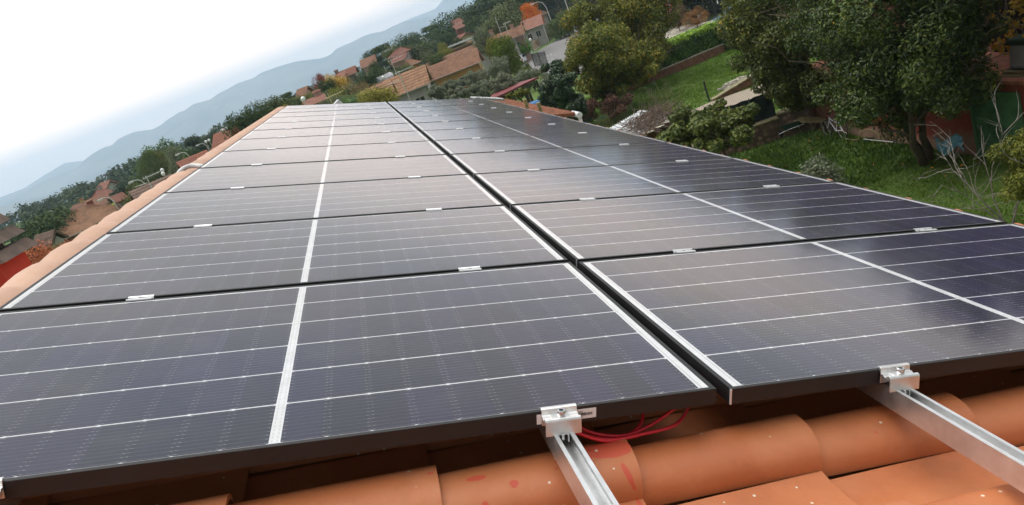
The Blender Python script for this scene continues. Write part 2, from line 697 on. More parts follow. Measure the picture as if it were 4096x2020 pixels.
mid0 = make_mid()
end0 = make_end()
first = True
for i, x in enumerate(RAILX):
    where = ['outer rail of the left column', 'inner rail of the left column', 'inner rail of the right column', 'outer rail of the right column'][i]
    for k in range(1, 12):
        c = mid0 if first else copy_tree(mid0)
        first = False
        c.location = pp(x + random.uniform(-.006, .006) + (0.0 if i > 1 else 0), k * PITCH - (PITCH - PD) / 2 + (-0.011 if i > 1 else 0), 0.0)
        c['label'] = 'silver mid clamp between the %s and %s panel rows, %s' % (WORDS[k - 1], WORDS[k], where)
for i, x in enumerate(RAILX):
    c = end0 if i == 0 else copy_tree(end0)
    c.location = pp(x, -0.0015 + (-0.011 if i > 1 else 0), 0.0008)
    c['label'] = ['silver end clamp cut off by the bottom left edge of the picture',
                  'silver end clamp beside the barcode sticker, red cables behind it',
                  'silver end clamp on the front edge of the nearest right panel',
                  'silver end clamp on the rightmost rail, outside the picture'][i]
    if i == 1:
        pass
    b = copy_tree(end0)
    b.location = pp(x, 11 * PITCH + PD + 0.0015, 0.0008)
    b.rotation_euler = (Matrix.Rotation(TILT, 3, 'Y') @ Matrix.Rotation(PI, 3, 'Z')).to_euler()
    b['label'] = 'silver end clamp at the far end of the array, %s' % ['outer rail of the left column', 'inner rail of the left column', 'inner rail of the right column', 'outer rail of the right column'][i]

# ------------------------------------------------------------------ our own house
def terracotta(name, base=(0.44, 0.130, 0.042), pale=(0.52, 0.20, 0.085), splash=True):
    m = Mat(name, 0.72, 0.0)
    p = m.pos()
    a = m.noise(p, 2.3, 6, 0.6, 0.4)
    b = m.noise(p, 22, 5, 0.65)
    at_ = m.attr('tone')
    c = m.ramp(a, [(0.3, tuple(x * 0.78 for x in base)), (0.5, base), (0.72, pale)])
    c = m.mix((b - 0.35).cl() * 0.55, c, tuple(x * 0.8 for x in base))
    c = m.mix(at_ * 0.45, c, pale)
    if splash:
        P = PLANE_TO_WORLD
        # thrown paint: coral spots, a large round blot with its drip, pale mortar specks
        wob = m.noise(p, 26, 4)
        X, Y, Z = m.sep(p)

        def blot(cx, cy, cz, rx, ry):
            dx_ = (X - cx) / rx
            dy_ = (Y - cy) / ry
            return (dx_ * dx_ + dy_ * dy_ + wob * 1.6).lt(1.5)
        BL = []
        for (u, v, rx, ry) in ((2432, 1812, .060, .032), (1900, 1900, .022, .008), (1730, 1908, .009, .005), (2500, 1868, .007, .020), (2515, 1900, .005, .018), (2528, 1925, .004, .008), (2046, 1912, .010, .008), (1915, 1960, .007, .006),
                               (2236, 1850, .008, .005), (2045, 1918, .008, .005)):
            q = CAM + ray(u, v) * ((-0.11 - CAM_PLANE.z) / (RC.transposed() @ Vector((u - 2048, v - 1010, FPX)).normalized()).z)
            BL.append(blot(q.x, q.y, q.z, rx, ry))
        e = BL[0]
        for z_ in BL[1:]:
            e = e.mx(z_)
        v1 = m.voro(p, 17)
        dsp = E(m.t, v1.outputs['Distance'])
        csp = m.sep(v1.outputs['Color'])
        red = dsp.lt(0.075) * csp[0].gt(0.72)
        e = e.mx(red * X.lt(0.35))
        c = m.mix(e * 0.8, c, (0.50, 0.055, 0.030))
        v2 = m.voro(p, 38)
        d2 = E(m.t, v2.outputs['Distance'])
        c2 = m.sep(v2.outputs['Color'])
        c = m.mix(d2.lt(0.12) * c2[1].gt(0.86), c, (0.62, 0.55, 0.42))
        big = m.noise(p, 9, 7, 0.75)
        patch = m.noise(p, 3.7, 2)
        c = m.mix(((big - 0.55).cl() * 7.0 * (patch - 0.42).cl() * 4.0).cl() * 0.5, c, (0.50, 0.23, 0.14))
        soot = m.noise(p, 6.0, 6, 0.7)
        c = m.mix((soot - 0.56).cl() * 1.6, c, (0.17, 0.07, 0.035))
    m.color(c)
    m.rough(b * 0.35 + a * 0.2 + 0.28)
    m.bump(m.noise(p, 150, 5, 0.7) + b * 0.8, 0.22, 0.004)
    return m.m


M['tile'] = terracotta("terracotta_tile")
M['ridge_tile'] = terracotta("ridge_terracotta", (0.47, 0.275, 0.185), (0.53, 0.33, 0.23), False)
M['stucco_red'] = simple("coral_red_stucco", (0.46, 0.055, 0.03), 0.8, 0, 0.1, 5, bump=0.2)
M['stucco_orange'] = simple("old_orange_stucco", (0.42, 0.17, 0.07), 0.85, 0, 0.12, 2, bump=0.2)
M['dark_tile'] = simple("weathered_grey_tile", (0.115, 0.092, 0.075), 0.9, 0, 0.25, 8, bump=0.4)

TP, TL = 0.335, 0.392                 # tile pitch along the eave, exposure down the slope
EAVE = 2.165


def tile_prof():
    """(y, n) of one tile seen from its end: barrel, then the pan on its far side"""
    out = []
    for k in range(13):
        a = PI - PI * k / 12
        out.append(((0.093 if math.cos(a) < 0 else 0.055) * math.cos(a), 0.068 * math.sin(a) ** 0.85 if 0 < k < 12 else 0.0))
    out += [(0.066, -0.010), (0.12, -0.016), (0.16, -0.018), (0.21, -0.016), (0.243, -0.010)]
    return out


def tile_mesh(name, rows_x, ys, mat, parent, base_n=-0.178, flip=1):
    V, F, TN = [], [], []
    prof = tile_prof()
    n = len(prof)
    th = 0.012
    rnd = random.Random(11)
    for xe in rows_x:
        for y0 in ys:
            jx, jy, jn = rnd.uniform(-.006, .006), rnd.uniform(-.003, .003), rnd.uniform(-.002, .002)
            tw = rnd.uniform(-.012, .012)
            tone = rnd.random()
            o = len(V)
            L = TL + 0.07
            for (xx, up, sc) in ((xe - L, -0.013, 0.95), (xe - L * 0.5, 0.0, 0.98), (xe, 0.012, 1.0)):
                for under in (0, 1):
                    for (y, h) in prof:
                        V.append((flip * (xx + jx), y0 + jy + y * sc + tw * (xe - xx), base_n + jn + up + h * sc - under * th))
            def idx(s_, u_, k_):
                return o + (s_ * 2 + u_) * n + k_
            fs = []
            for s_ in (0, 1):
                for k in range(n - 1):
                    fs.append((idx(s_, 0, k), idx(s_ + 1, 0, k), idx(s_ + 1, 0, k + 1), idx(s_, 0, k + 1)))
                    fs.append((idx(s_, 1, k), idx(s_, 1, k + 1), idx(s_ + 1, 1, k + 1), idx(s_ + 1, 1, k)))
                fs.append((idx(s_, 0, 0), idx(s_, 1, 0), idx(s_ + 1, 1, 0), idx(s_ + 1, 0, 0)))
            for k in range(n - 1):
                fs.append((idx(2, 0, k), idx(2, 1, k), idx(2, 1, k + 1), idx(2, 0, k + 1)))
            F += fs
            TN += [tone] * len(fs)
    me = bpy.data.meshes.new(name)
    me.from_pydata(V, [], F)
    me.materials.append(mat)
    me.polygons.foreach_set('use_smooth', [True] * len(F))
    a = me.attributes.new('tone', 'FLOAT', 'FACE')
    a.data.foreach_set('value', TN)
    me.update()
    ob = bpy.data.objects.new(name, me)
    COL.objects.link(ob)
    ob.parent = parent
    md = ob.modifiers.new('e', 'EDGE_SPLIT')
    md.split_angle = R(38)
    return ob


house = thing('tiled_house', 'house under the camera, its orange tiled roof carrying the solar panels', 'house', (0, 0, 0))
RIDGEX = -1.915
deck = MB()
zr = pp(RIDGEX, 0, -0.21)
ze = pp(EAVE - 0.03, 0, -0.215)
zl = Vector((2 * zr.x - ze.x, 0, ze.z))
Y0, Y1 = -4.2, 13.35
th = 0.12
prof = [(zl.x, zl.z), (zr.x, zr.z), (ze.x, ze.z), (ze.x, ze.z - th), (zr.x, zr.z - th), (zl.x, zl.z - th)]
deck.extr([(p[0], p[1]) for p in prof], 'y', Y0, Y1)
roof = deck.build('roof', M['stucco_orange'], house)
wl = MB()
wl.b2((zl.x + 0.35, Y0 + 0.3, 0), (ze.x - 0.35, Y1 - 0.25, ze.z - th + 0.05))
wl.build('wall', M['stucco_orange'], house)
hold = bpy.data.objects.new('tile_field', None)
rows = [EAVE - TL * k for k in range(10)]
ys = [0.015 + TP * k for k in range(-12, 40)]
tf = tile_mesh('tile_course', rows, ys, M['tile'], roof)
tf.rotation_euler = (0, TILT, 0)
tf.location = ORIGIN
# far slope, mirrored about the ridge
ys2 = [0.015 + TP * k for k in range(-12, 40)]
rows2 = [EAVE - 2 * RIDGEX + RIDGEX + RIDGEX - TL * k for k in range(11)]
tf2 = tile_mesh('tile_course', [r_ for r_ in rows], ys2, M['tile'], roof)
tf2.rotation_euler = (0, -TILT, PI)
tf2.rotation_mode = 'XYZ'
tf2.matrix_local = Matrix.Translation((2 * zr.x, 0, ORIGIN.z)) @ Matrix.Scale(-1, 4, (1, 0, 0)) @ Matrix.Rotation(TILT, 4, 'Y')

# ridge caps: each wider far end laps over the start of the next
V, F, TN = [], [], []
seg = 14
rl = 0.372
zc = pp(-1.90, 0, -0.190)
for k in range(-8, 37):
    y = 1.47 + rl * (k - 1)
    if y > 13.1:
        break
    jit = random.uniform(-.004, .004)
    o = len(V)
    st = [(y - 0.02, 0.090), (y + rl * 0.12, 0.108), (y + rl * 0.3, 0.128), (y + rl * 0.55, 0.143), (y + rl * 0.8, 0.149), (y + rl * 0.97, 0.149), (y + rl + 0.03, 0.145), (y + rl + 0.03, 0.128)]
    for (yy, r_) in st:
        for s_ in range(seg + 1):
            a = R(-12) + R(204) * s_ / seg
            V.append((zc.x + jit + math.cos(a) * r_ * 1.08, yy, zc.z + math.sin(a) * r_))
    for i_ in range(len(st) - 1):
        for s_ in range(seg):
            F.append((o + i_ * (seg + 1) + s_, o + i_ * (seg + 1) + s_ + 1, o + (i_ + 1) * (seg + 1) + s_ + 1, o + (i_ + 1) * (seg + 1) + s_))
            TN.append((k * 37 % 10) / 10)
me = bpy.data.meshes.new('ridge_caps')
me.from_pydata(V, [], F)
me.materials.append(M['ridge_tile'])
me.polygons.foreach_set('use_smooth', [True] * len(F))
a = me.attributes.new('tone', 'FLOAT', 'FACE')
a.data.foreach_set('value', TN)
ro = bpy.data.objects.new('ridge_tiles', me)
COL.objects.link(ro)
ro.parent = roof
md = ro.modifiers.new('e', 'EDGE_SPLIT')
md.split_angle = R(50)

# chimney behind the ridge
cx, cy, zt = -3.375, 4.32, 9.45
cb = MB()
cb.b2((cx - 0.30, cy - 0.23, 8.6), (cx + 0.30, cy + 0.20, zt))
ch = cb.build('chimney', M['stucco_red'], roof)
for k, (hw, z) in enumerate(((0.385, zt + 0.03), (0.355, zt + 0.145), (0.325, zt + 0.26), (0.29, zt + 0.37))):
    s = MB()
    s.box((cx, cy, z), (hw * 2, hw * 1.5, 0.075), taper=0.88)
    s.box((cx - .04, cy, z + 0.06), (hw * 1.35, hw * 0.9, 0.075))
    s.build('cowl_slab', M['dark_tile'], ch)
ss = MB()
ss.b2((cx + 0.20, cy - 0.28, zt + 0.17), (cx + 0.27, cy - 0.2, zt + 0.21))
ss.build('cowl_spacer', M['alu_soft'], ch)

# red cables hanging under the nearest panels
def spline(pts, n=8):
    P = [Vector(p) for p in pts]
    o_ = []
    for i in range(len(P) - 1):
        p0, p1, p2, p3 = P[max(i - 1, 0)], P[i], P[i + 1], P[min(i + 2, len(P) - 1)]
        for k in range(n):
            t = k / n
            o_.append(0.5 * ((2 * p1) + (p2 - p0) * t + (2 * p0 - 5 * p1 + 4 * p2 - p3) * t * t + (3 * p1 - p0 - 3 * p2 + p3) * t ** 3))
    o_.append(P[-1])
    return o_


cab = [([(-0.31, 0.03, -0.05), (-0.28, 0.02, -0.075), (-0.22, 0.02, -0.095), (-0.15, 0.03, -0.098), (-0.06, 0.05, -0.095), (0.02, 0.14, -0.08)],
        'red cable arching lowest over the tiles beside the end clamp'),
       ([(-0.31, 0.04, -0.045), (-0.26, 0.035, -0.08), (-0.19, 0.035, -0.098), (-0.12, 0.05, -0.09), (-0.04, 0.07, -0.06), (0.01, 0.075, -0.048)],
        'red cable rising to a black plug under the panel'),
       ([(-0.30, 0.02, -0.065), (-0.25, 0.015, -0.088), (-0.20, 0.025, -0.1), (-0.14, 0.06, -0.09), (-0.12, 0.1, -0.05)],
        'short red cable looping behind the other two')]
for k, (pts, lab) in enumerate(cab):
    t = thing('red_cable', lab, 'cable', pp(0, 0, 0), roof=True, group='red cables under the front panel')
    b = MB()
    b.tube(spline(pts), 0.0037, 10)
    b.build('sheath', M['red_cable'], t, smooth=True)
    if k == 1:
        b = MB()
        b.tube([pts[-1], (0.035, 0.08, -0.045), (0.05, 0.083, -0.046)], [0.0055, 0.006, 0.004], 8)
        b.tube([(0.03, 0.078, -0.046), (0.038, 0.07, -0.058)], 0.003, 6)
        b.build('plug', M['black_plastic'], t)

# white corrugated conduit over the ridge
t = thing('corrugated_conduit', 'white corrugated conduit bent over the ridge tiles beside the left panels', 'conduit', pp(0, 0, 0), roof=True)
pts = spline([(-1.66, 4.40, -0.035), (-1.76, 4.46, -0.018), (-1.86, 4.55, -0.018), (-1.93, 4.57, -0.045), (-1.99, 4.60, -0.11), (-2.05, 4.6, -0.22)], 22)
b = MB()
b.tube(pts, [0.0185 if k % 2 else 0.0145 for k in range(len(pts))], 12)
b.build('pipe', M['conduit'], t)

# scrap of cardboard on the tiles
t = thing('cardboard_scrap', 'torn scrap of brown cardboard on the tiles, bottom right corner', 'cardboard', (0, 0, 0))
def on_n(u, v, n):
    dpl = RC.transposed() @ Vector((u - 2048, v - 1010, FPX))
    return CAM_PLANE + dpl * ((n - CAM_PLANE.z) / dpl.z)
outl = [(3916, 1964), (3935, 1955), (3960, 1957), (4010, 1966), (4035, 1975), (4060, 1992), (4040, 2004), (4012, 2000), (4005, 1988), (3990, 1981), (3975, 1982), (3965, 1992), (3940, 1985)]
top = [on_n(u, v, -0.176) for u, v in outl]
n = len(top)
b = MB()
b.add([tuple(p) for p in top] + [(p.x, p.y, p.z - 0.002) for p in top], [tuple(range(n))] + [tuple(range(2 * n - 1, n - 1, -1))] + [(i, n + i, n + (i + 1) % n, (i + 1) % n) for i in range(n)])
o = b.build('paper_piece', M['card'], t)
t.location = ORIGIN
t.rotation_euler = (0, TILT, 0)
HAZE = 2.5e-4
# ------------------------------------------------------------------ ground, road, hills
NP = np.random.default_rng(5)


def ground_h(x, y):
    d = np.hypot(x, y)
    t = np.clip((d - 330) / 2600, 0, 1)
    h = -150 * t * t * (3 - 2 * t)
    t2 = np.clip((x * -0.75 + y * 0.3 - 60) / 300, 0, 1)
    return h - 2.0 * t2


def grid_mesh(name, xs, ys, hf, mat, kind='structure', smooth=True):
    X, Y = np.meshgrid(xs, ys)
    Z = hf(X, Y)
    co = np.stack([X, Y, Z], -1).reshape(-1, 3)
    nx, ny = len(xs), len(ys)
    i = np.arange(nx * ny).reshape(ny, nx)
    F = np.stack([i[:-1, :-1], i[:-1, 1:], i[1:, 1:], i[1:, :-1]], -1).reshape(-1, 4)
    me = bpy.data.meshes.new(name)
    me.from_pydata(co.tolist(), [], F.tolist())
    me.materials.append(mat)
    me.polygons.foreach_set('use_smooth', [smooth] * len(F))
    o = bpy.data.objects.new(name, me)
    COL.objects.link(o)
    o['kind'] = kind
    return o


m = Mat("ground_cover", 0.95)
P = m.pos()
n1 = m.noise(P, 0.11, 6, 0.6)
n2 = m.noise(P, 1.6, 5, 0.65)
n3 = m.noise(P, 0.0022, 6, 0.65)
v = m.voro(P, 0.0035)
near = m.ramp(n2 * 0.6 + n1 * 0.4, [(0.32, (0.040, 0.080, 0.012)), (0.5, (0.075, 0.135, 0.018)), (0.62, (0.11, 0.145, 0.030)), (0.75, (0.14, 0.12, 0.07))])
fld = m.mix(0.5, m.ramp(n3, [(0.35, (0.025, 0.045, 0.018)), (0.55, (0.07, 0.085, 0.035)), (0.7, (0.13, 0.12, 0.07))]), v.outputs['Color'], 'MULTIPLY')
fld = m.mix(0.6, fld, (0.05, 0.06, 0.03))
X, Y, Z = m.sep(P)
dist = ((X * X + Y * Y).pw(0.5) - 250.0) / 400.0
m.color(m.mix(dist.cl(), near, fld))
m.bump(n2, 0.5, 0.1)
M['ground'] = m.m
ax = np.concatenate([-np.geomspace(10500, 60, 34), np.linspace(-55, 55, 45), np.geomspace(60, 10500, 34)])
ay = np.concatenate([-np.geomspace(4000, 60, 14), np.linspace(-55, 95, 61), np.geomspace(100, 10500, 40)])
ground = grid_mesh('ground', ax, ay, lambda x, y: ground_h(x, y) + 0.05 * np.sin(x * .7) * np.sin(y * .5), M['ground'])

# hills: the ridge line read from the photograph, given its own distance and depth


def hill_material(name, c1, c2, sc):
    m = Mat(name, 1.0)
    P = m.pos()
    a = m.noise(P, sc, 8, 0.68)
    b = m.noise(P, sc * 0.2, 5, 0.6)
    c = m.ramp(a * 0.7 + b * 0.3, [(0.38, c1), (0.6, c2)])
    v = m.voro(P, 0.009)
    d = E(m.t, v.outputs['Distance'])
    lo = m.noise(P, 0.0011, 2)
    c = m.mix(d.lt(0.30) * lo.gt(0.57) * 0.5, c, (0.42, 0.39, 0.35))
    m.color(c)
    m.bump(a, 1.0, 60)
    return m.m


def ridge(name, pts, dist, depth, base, mat, rough=0.05, seed=1):
    rg = np.random.default_rng(seed)
    pts = sorted(pts)
    us = np.arange(pts[0][0], pts[-1][0] + 1, 9.0)
    vs = np.interp(us, [p[0] for p in pts], [p[1] for p in pts])
    az, el = [], []
    for u, v_ in zip(us, vs):
        d = ray(float(u), float(v_))
        az.append(math.atan2(d.x, d.y))
        el.append(d.z / math.hypot(d.x, d.y))
    az, el = np.array(az), np.array(el)
    o_ = np.argsort(az)
    az, el = az[o_], el[o_]
    A = np.linspace(az[0] - 0.55, az[-1] + 0.10, 420)
    ee = np.interp(A, az, el)
    hz = CAM.z + ee * dist
    hz = hz + np.interp(A, A[::4], rg.normal(0, 1, len(A[::4]))) * dist * 0.00025
    rows = 26
    V = []
    for j in range(rows):
        t = j / (rows - 1)                       # 0 front foot .. 0.6 crest .. 1 behind
        r_ = dist + (t - 0.6) * depth
        if t <= 0.6:
            s = t / 0.6
            prof = s ** 0.85
        else:
            prof = 1 - ((t - 0.6) / 0.4) ** 1.3 * 0.8
        fold = np.interp(A, A[::3], rg.normal(0, 1, len(A[::3]))) if j % 2 == 0 else fold * 0.6
        for a_, h_, fo in zip(A, hz, fold):
            z = base + (h_ - base) * prof + (fo * dist * 0.0011 * (math.sin(PI * min(1, t / 0.6)) if t < 0.6 else 0))
            V.append((math.sin(a_) * r_ + CAM.x, math.cos(a_) * r_ + CAM.y, z))
    nA = len(A)
    F = [(j * nA + i, j * nA + i + 1, (j + 1) * nA + i + 1, (j + 1) * nA + i) for j in range(rows - 1) for i in range(nA - 1)]
    me = bpy.data.meshes.new(name)
    me.from_pydata(V, [], F)
    me.materials.append(mat)
    me.polygons.foreach_set('use_smooth', [True] * len(F))
    o = bpy.data.objects.new(name, me)
    COL.objects.link(o)
    o['kind'] = 'structure'
    return o


HM = hill_material("wooded_hillside", (0.09, 0.11, 0.11), (0.22, 0.22, 0.20), 0.004)
main = [(-300, 925), (0, 803), (94, 765), (189, 718), (302, 675), (350, 628), (411, 590), (449, 581), (472, 557), (543, 526), (609, 517), (638, 503), (671, 477), (718, 448), (737, 444), (775, 415),
        (841, 399), (874, 375), (945, 335), (1020, 311), (1039, 293), (1110, 266), (1185, 246), (1289, 233), (1322, 220), (1346, 196), (1402, 172), (1454, 144), (1492, 132), (1535, 124),
        (1568, 106), (1610, 90), (1667, 78), (1700, 70), (1738, 68), (1790, 57), (1850, 40), (1950, 5), (2300, -130), (3000, -400), (4200, -880)]
back = [(-300, 900), (0, 790), (100, 752), (190, 690), (260, 652), (330, 643), (400, 620), (600, 540), (1000, 370), (1400, 215), (1601, 90), (1667, 64), (1728, 40), (1750, 30), (1757, 16), (1768, 2), (1785, -10),
        (1850, -50), (1950, -90), (2300, -230), (3000, -500), (4200, -960)]
fore = [(-300, 960), (0, 829), (80, 806), (157, 792), (260, 765), (400, 700), (520, 655), (700, 590), (830, 530), (960, 490), (1150, 400), (1300, 335), (1500, 255), (1800, 130), (2000, 40), (2300, -80), (3000, -360), (4200, -840)]
ridge('mountain_ridge', main, 5000, 2000, -160, HM, seed=2)
ridge('far_mountain_ridge', back, 6600, 2200, -160, HM, seed=3)
ridge('low_foothills', fore, 3300, 900, -150, HM, seed=4)

# haze: the air over the valley
hz = MB()
hz.b2((-11500, -4600, -175), (11500, 11500, 400))
m = bpy.data.materials.new("haze_air")
m.use_nodes = True
t_ = m.node_tree
for n in list(t_.nodes):
    if n.type != 'OUTPUT_MATERIAL':
        t_.nodes.remove(n)
pv = t_.nodes.new("ShaderNodeVolumePrincipled")
pv.inputs['Color'].default_value = (0.62, 0.81, 1.0, 1)
pv.inputs['Density'].default_value = HAZE
pv.inputs['Anisotropy'].default_value = 0.45
t_.links.new(pv.outputs[0], [n for n in t_.nodes if n.type == 'OUTPUT_MATERIAL'][0].inputs['Volume'])
if HAZE > 0:
    tag(hz.build('haze', m), kind='stuff')


def sheet(name, pix, mat, z, kind='structure'):
    b = MB()
    P = [at(u, v_, z) if not isinstance(u, tuple) else Vector((u[0], u[1], z)) for u, v_ in pix]
    b.add([(p.x, p.y, z) for p in P], [tuple(range(len(P)))])
    o = b.build(name, mat)
    if o.data.polygons[0].normal.z < 0:
        o.data.flip_normals()
    tag(o, kind=kind)
    return o


m = Mat("asphalt", 0.85)
P = m.pos()
a = m.noise(P, 0.6, 5)
b = m.noise(P, 30, 3)
m.color(m.ramp(a * 0.6 + b * 0.4, [(0.35, (0.13, 0.125, 0.125)), (0.65, (0.20, 0.19, 0.185))]))
M['asphalt'] = m.m
M['concrete'] = simple("pale_concrete", (0.42, 0.38, 0.31), 0.9, 0, 0.2, 1.2, 'Object')
sheet('road', [(2085, 262), (2150, 205), (2245, 150), (2330, 100), (2420, 60), (2560, 40), (2600, 110), (2420, 210), (2330, 290), (2240, 320)], M['asphalt'], 0.065)
sheet('lane', [(2590, 145), (2660, 112), (2830, 86), (2990, 50), (3300, -30), (3300, 50), (3050, 105), (2900, 160), (2760, 215), (2640, 262)], M['concrete'], 0.07)

# paved drive
m = Mat("paving_blocks", 0.85)
P = m.pos()
mp_ = m.t.nodes.new("ShaderNodeMapping")
mp_.inputs['Rotation'].default_value = (0, 0, R(25))
m.t.links.new(P, mp_.inputs[0])
br = m.t.nodes.new("ShaderNodeTexBrick")
br.inputs['Scale'].default_value = 2.2
br.inputs['Color1'].default_value = (0.42, 0.34, 0.26, 1)
br.inputs['Color2'].default_value = (0.36, 0.29, 0.22, 1)
br.inputs['Mortar'].default_value = (0.10, 0.09, 0.07, 1)
br.inputs['Mortar Size'].default_value = 0.055
br.inputs['Row Height'].default_value = 0.3
m.t.links.new(mp_.outputs[0], br.inputs[0])
m.color(m.mix(m.noise(P, 4, 4) * 0.5, br.outputs[0], (0.32, 0.27, 0.21)))
M['paving'] = m.m
sheet('drive', [(2690, 470), (2770, 440), (2845, 407), (2950, 370), (3150, 300), (3190, 330), (3050, 375), (2950, 425), (2870, 465), (2800, 500)], M['paving'], 0.075)

# ------------------------------------------------------------------ foliage
def leaf_material(name, stops, nscale=0.8, rough=0.55, trans=0.25):
    m = Mat(name, rough)
    v = m.attr('var')
    if nscale:
        a = m.noise(m.coord('Object'), nscale, 3)
        v = (v * 0.62 + a * 0.75 - 0.19).cl()
    c = m.ramp(v, stops)
    m.color(c)
    m.b.inputs['Specular IOR Level'].default_value = 0.35
    if trans:
        tr = m.t.nodes.new("ShaderNodeBsdfTranslucent")
        m.t.links.new(c, tr.inputs[0])
        mx = m.t.nodes.new("ShaderNodeMixShader")
        mx.inputs[0].default_value = trans
        m.t.links.new(m.b.outputs[0], mx.inputs[1])
        m.t.links.new(tr.outputs[0], mx.inputs[2])
        o = [n for n in m.t.nodes if n.type == 'OUTPUT_MATERIAL'][0]
        m.t.links.new(mx.outputs[0], o.inputs[0])
    return m.m


def tinted_leaf_material():
    """foliage of the distant trees: each tree's own colour, leaf clumps a little lighter or darker"""
    m = Mat("distant_foliage", 0.8)
    oi = m.t.nodes.new("ShaderNodeObjectInfo")
    v = m.attr('var')
    a = m.noise(m.coord('Object'), 3.5, 4)
    k = (v * 0.5 + a * 0.6).cl()
    lo = m.mix(1.0, oi.outputs['Color'], (0.75, 0.85, 0.8), 'MULTIPLY')
    hi = m.mix(1.0, oi.outputs['Color'], (2.4, 2.3, 2.0), 'MULTIPLY')
    m.color(m.mix(k, lo, hi))
    m.b.inputs['Specular IOR Level'].default_value = 0.15
    return m.m


def leaves(name, P, Nrm, size, mat, aspect=0.5, rg=NP, var=None, quad=False):
    """each leaf a folded rhomb of two triangles; P, Nrm (n,3)"""
    n = len(P)
    sz = size * rg.uniform(0.6, 1.25, n)
    t = rg.normal(size=(n, 3))
    t -= Nrm * (t * Nrm).sum(1)[:, None]
    t /= np.linalg.norm(t, axis=1)[:, None] + 1e-9
    b = np.cross(Nrm, t)
    s = sz[:, None]
    a0 = P - t * s * 0.5
    a1 = P + b * s * 0.5 * aspect + Nrm * s * 0.08
    a2 = P + t * s * 0.5
    a3 = P - b * s * 0.5 * aspect + Nrm * s * 0.08
    co = np.stack([a0, a1, a2, a3], 1).reshape(-1, 3).astype(np.float32)
    me = bpy.data.meshes.new(name)
    me.vertices.add(n * 4)
    me.vertices.foreach_set('co', co.ravel())
    if quad:
        idx = np.arange(n * 4, dtype=np.int32)
        me.loops.add(n * 4)
        me.loops.foreach_set('vertex_index', idx)
        me.polygons.add(n)
        me.polygons.foreach_set('loop_start', np.arange(n, dtype=np.int32) * 4)
        me.polygons.foreach_set('loop_total', np.full(n, 4, np.int32))
        k = 1
    else:
        base = (np.arange(n, dtype=np.int32) * 4)[:, None]
        idx = (base + np.array([0, 1, 2, 0, 2, 3], np.int32)[None]).ravel()
        me.loops.add(n * 6)
        me.loops.foreach_set('vertex_index', idx)
        me.polygons.add(n * 2)
        me.polygons.foreach_set('loop_start', np.arange(n * 2, dtype=np.int32) * 3)
        me.polygons.foreach_set('loop_total', np.full(n * 2, 3, np.int32))
        k = 2
    me.update(calc_edges=True)
    if var is None:
        var = rg.random(n)
    at_ = me.attributes.new('var', 'FLOAT', 'FACE')
    at_.data.foreach_set('value', np.repeat(var, k).astype(np.float32))
    me.materials.append(mat)
    return me


def unit(a):
    return a / (np.linalg.norm(a, axis=-1, keepdims=True) + 1e-9)


def crown_points(n, lumps, rg, shell=0.55, up=0.35):
    """points on and just inside a set of lumps (c, r(3)); normals outward-ish"""
    vol = np.array([l[1][0] * l[1][1] + l[1][1] * l[1][2] for l in lumps])
    k = rg.choice(len(lumps), n, p=vol / vol.sum())
    C = np.array([l[0] for l in lumps])[k]
    RR = np.array([l[1] for l in lumps])[k]
    d = unit(rg.normal(size=(n, 3)))
    rad = shell + (1 - shell) * rg.random(n) ** 0.6
    rad *= rg.uniform(0.9, 1.12, n)
    P = C + d * RR * rad[:, None]
    N = unit(d + rg.normal(size=(n, 3)) * 0.65 + np.array([0, 0, up]))
    return P, N


def lumps_round(rg, n=26, w=0.5, h=0.5, z0=0.55, lump=0.2, irregular=0.12, top=1.0):
    """lumps over an ellipsoid crown centred at height z0"""
    out = []
    for i in range(n):
        d = unit(rg.normal(size=3))
        r_ = rg.uniform(0.35, 0.92)
        c = np.array([d[0] * w * r_, d[1] * w * r_, z0 + d[2] * h * r_])
        s = lump * rg.uniform(0.7, 1.35)
        out.append((c, np.array([s, s, s * 0.85]) * (1 + irregular * rg.normal())))
    return out


def branch_mesh(mb, rg, base, tip, r0, depth, spread=0.5, seg=6):
    base, tip = Vector(base), Vector(tip)
    pts = [base]
    n = 4
    for i in range(1, n + 1):
        f = i / n
        j = (tip - base).length * 0.05
        pts.append(base.lerp(tip, f) + Vector((rg.normal() * j, rg.normal() * j, rg.normal() * j * 0.5)))
    mb.tube(pts, [r0 * (1 - 0.55 * i / n) for i in range(n + 1)], seg)
    if depth > 0:
        for k in range(3):
            f = rg.uniform(0.45, 1.0)
            o = pts[int(f * n)]
            L = (tip - base).length * rg.uniform(0.45, 0.75)
            d = (tip - base).normalized() + Vector((rg.normal() * spread, rg.normal() * spread, rg.normal() * spread * 0.5 + 0.1))
            branch_mesh(mb, rg, o, o + d.normalized() * L, r0 * 0.5, depth - 1, spread, max(4, seg - 1))


M['bark'] = simple("bark", (0.10, 0.075, 0.05), 0.95, 0, 0.3, 12, bump=0.5)
M['bark_pale'] = simple("pale_bark", (0.27, 0.23, 0.18), 0.95, 0, 0.25, 14, bump=0.4)
M['far_leaf'] = tinted_leaf_material()

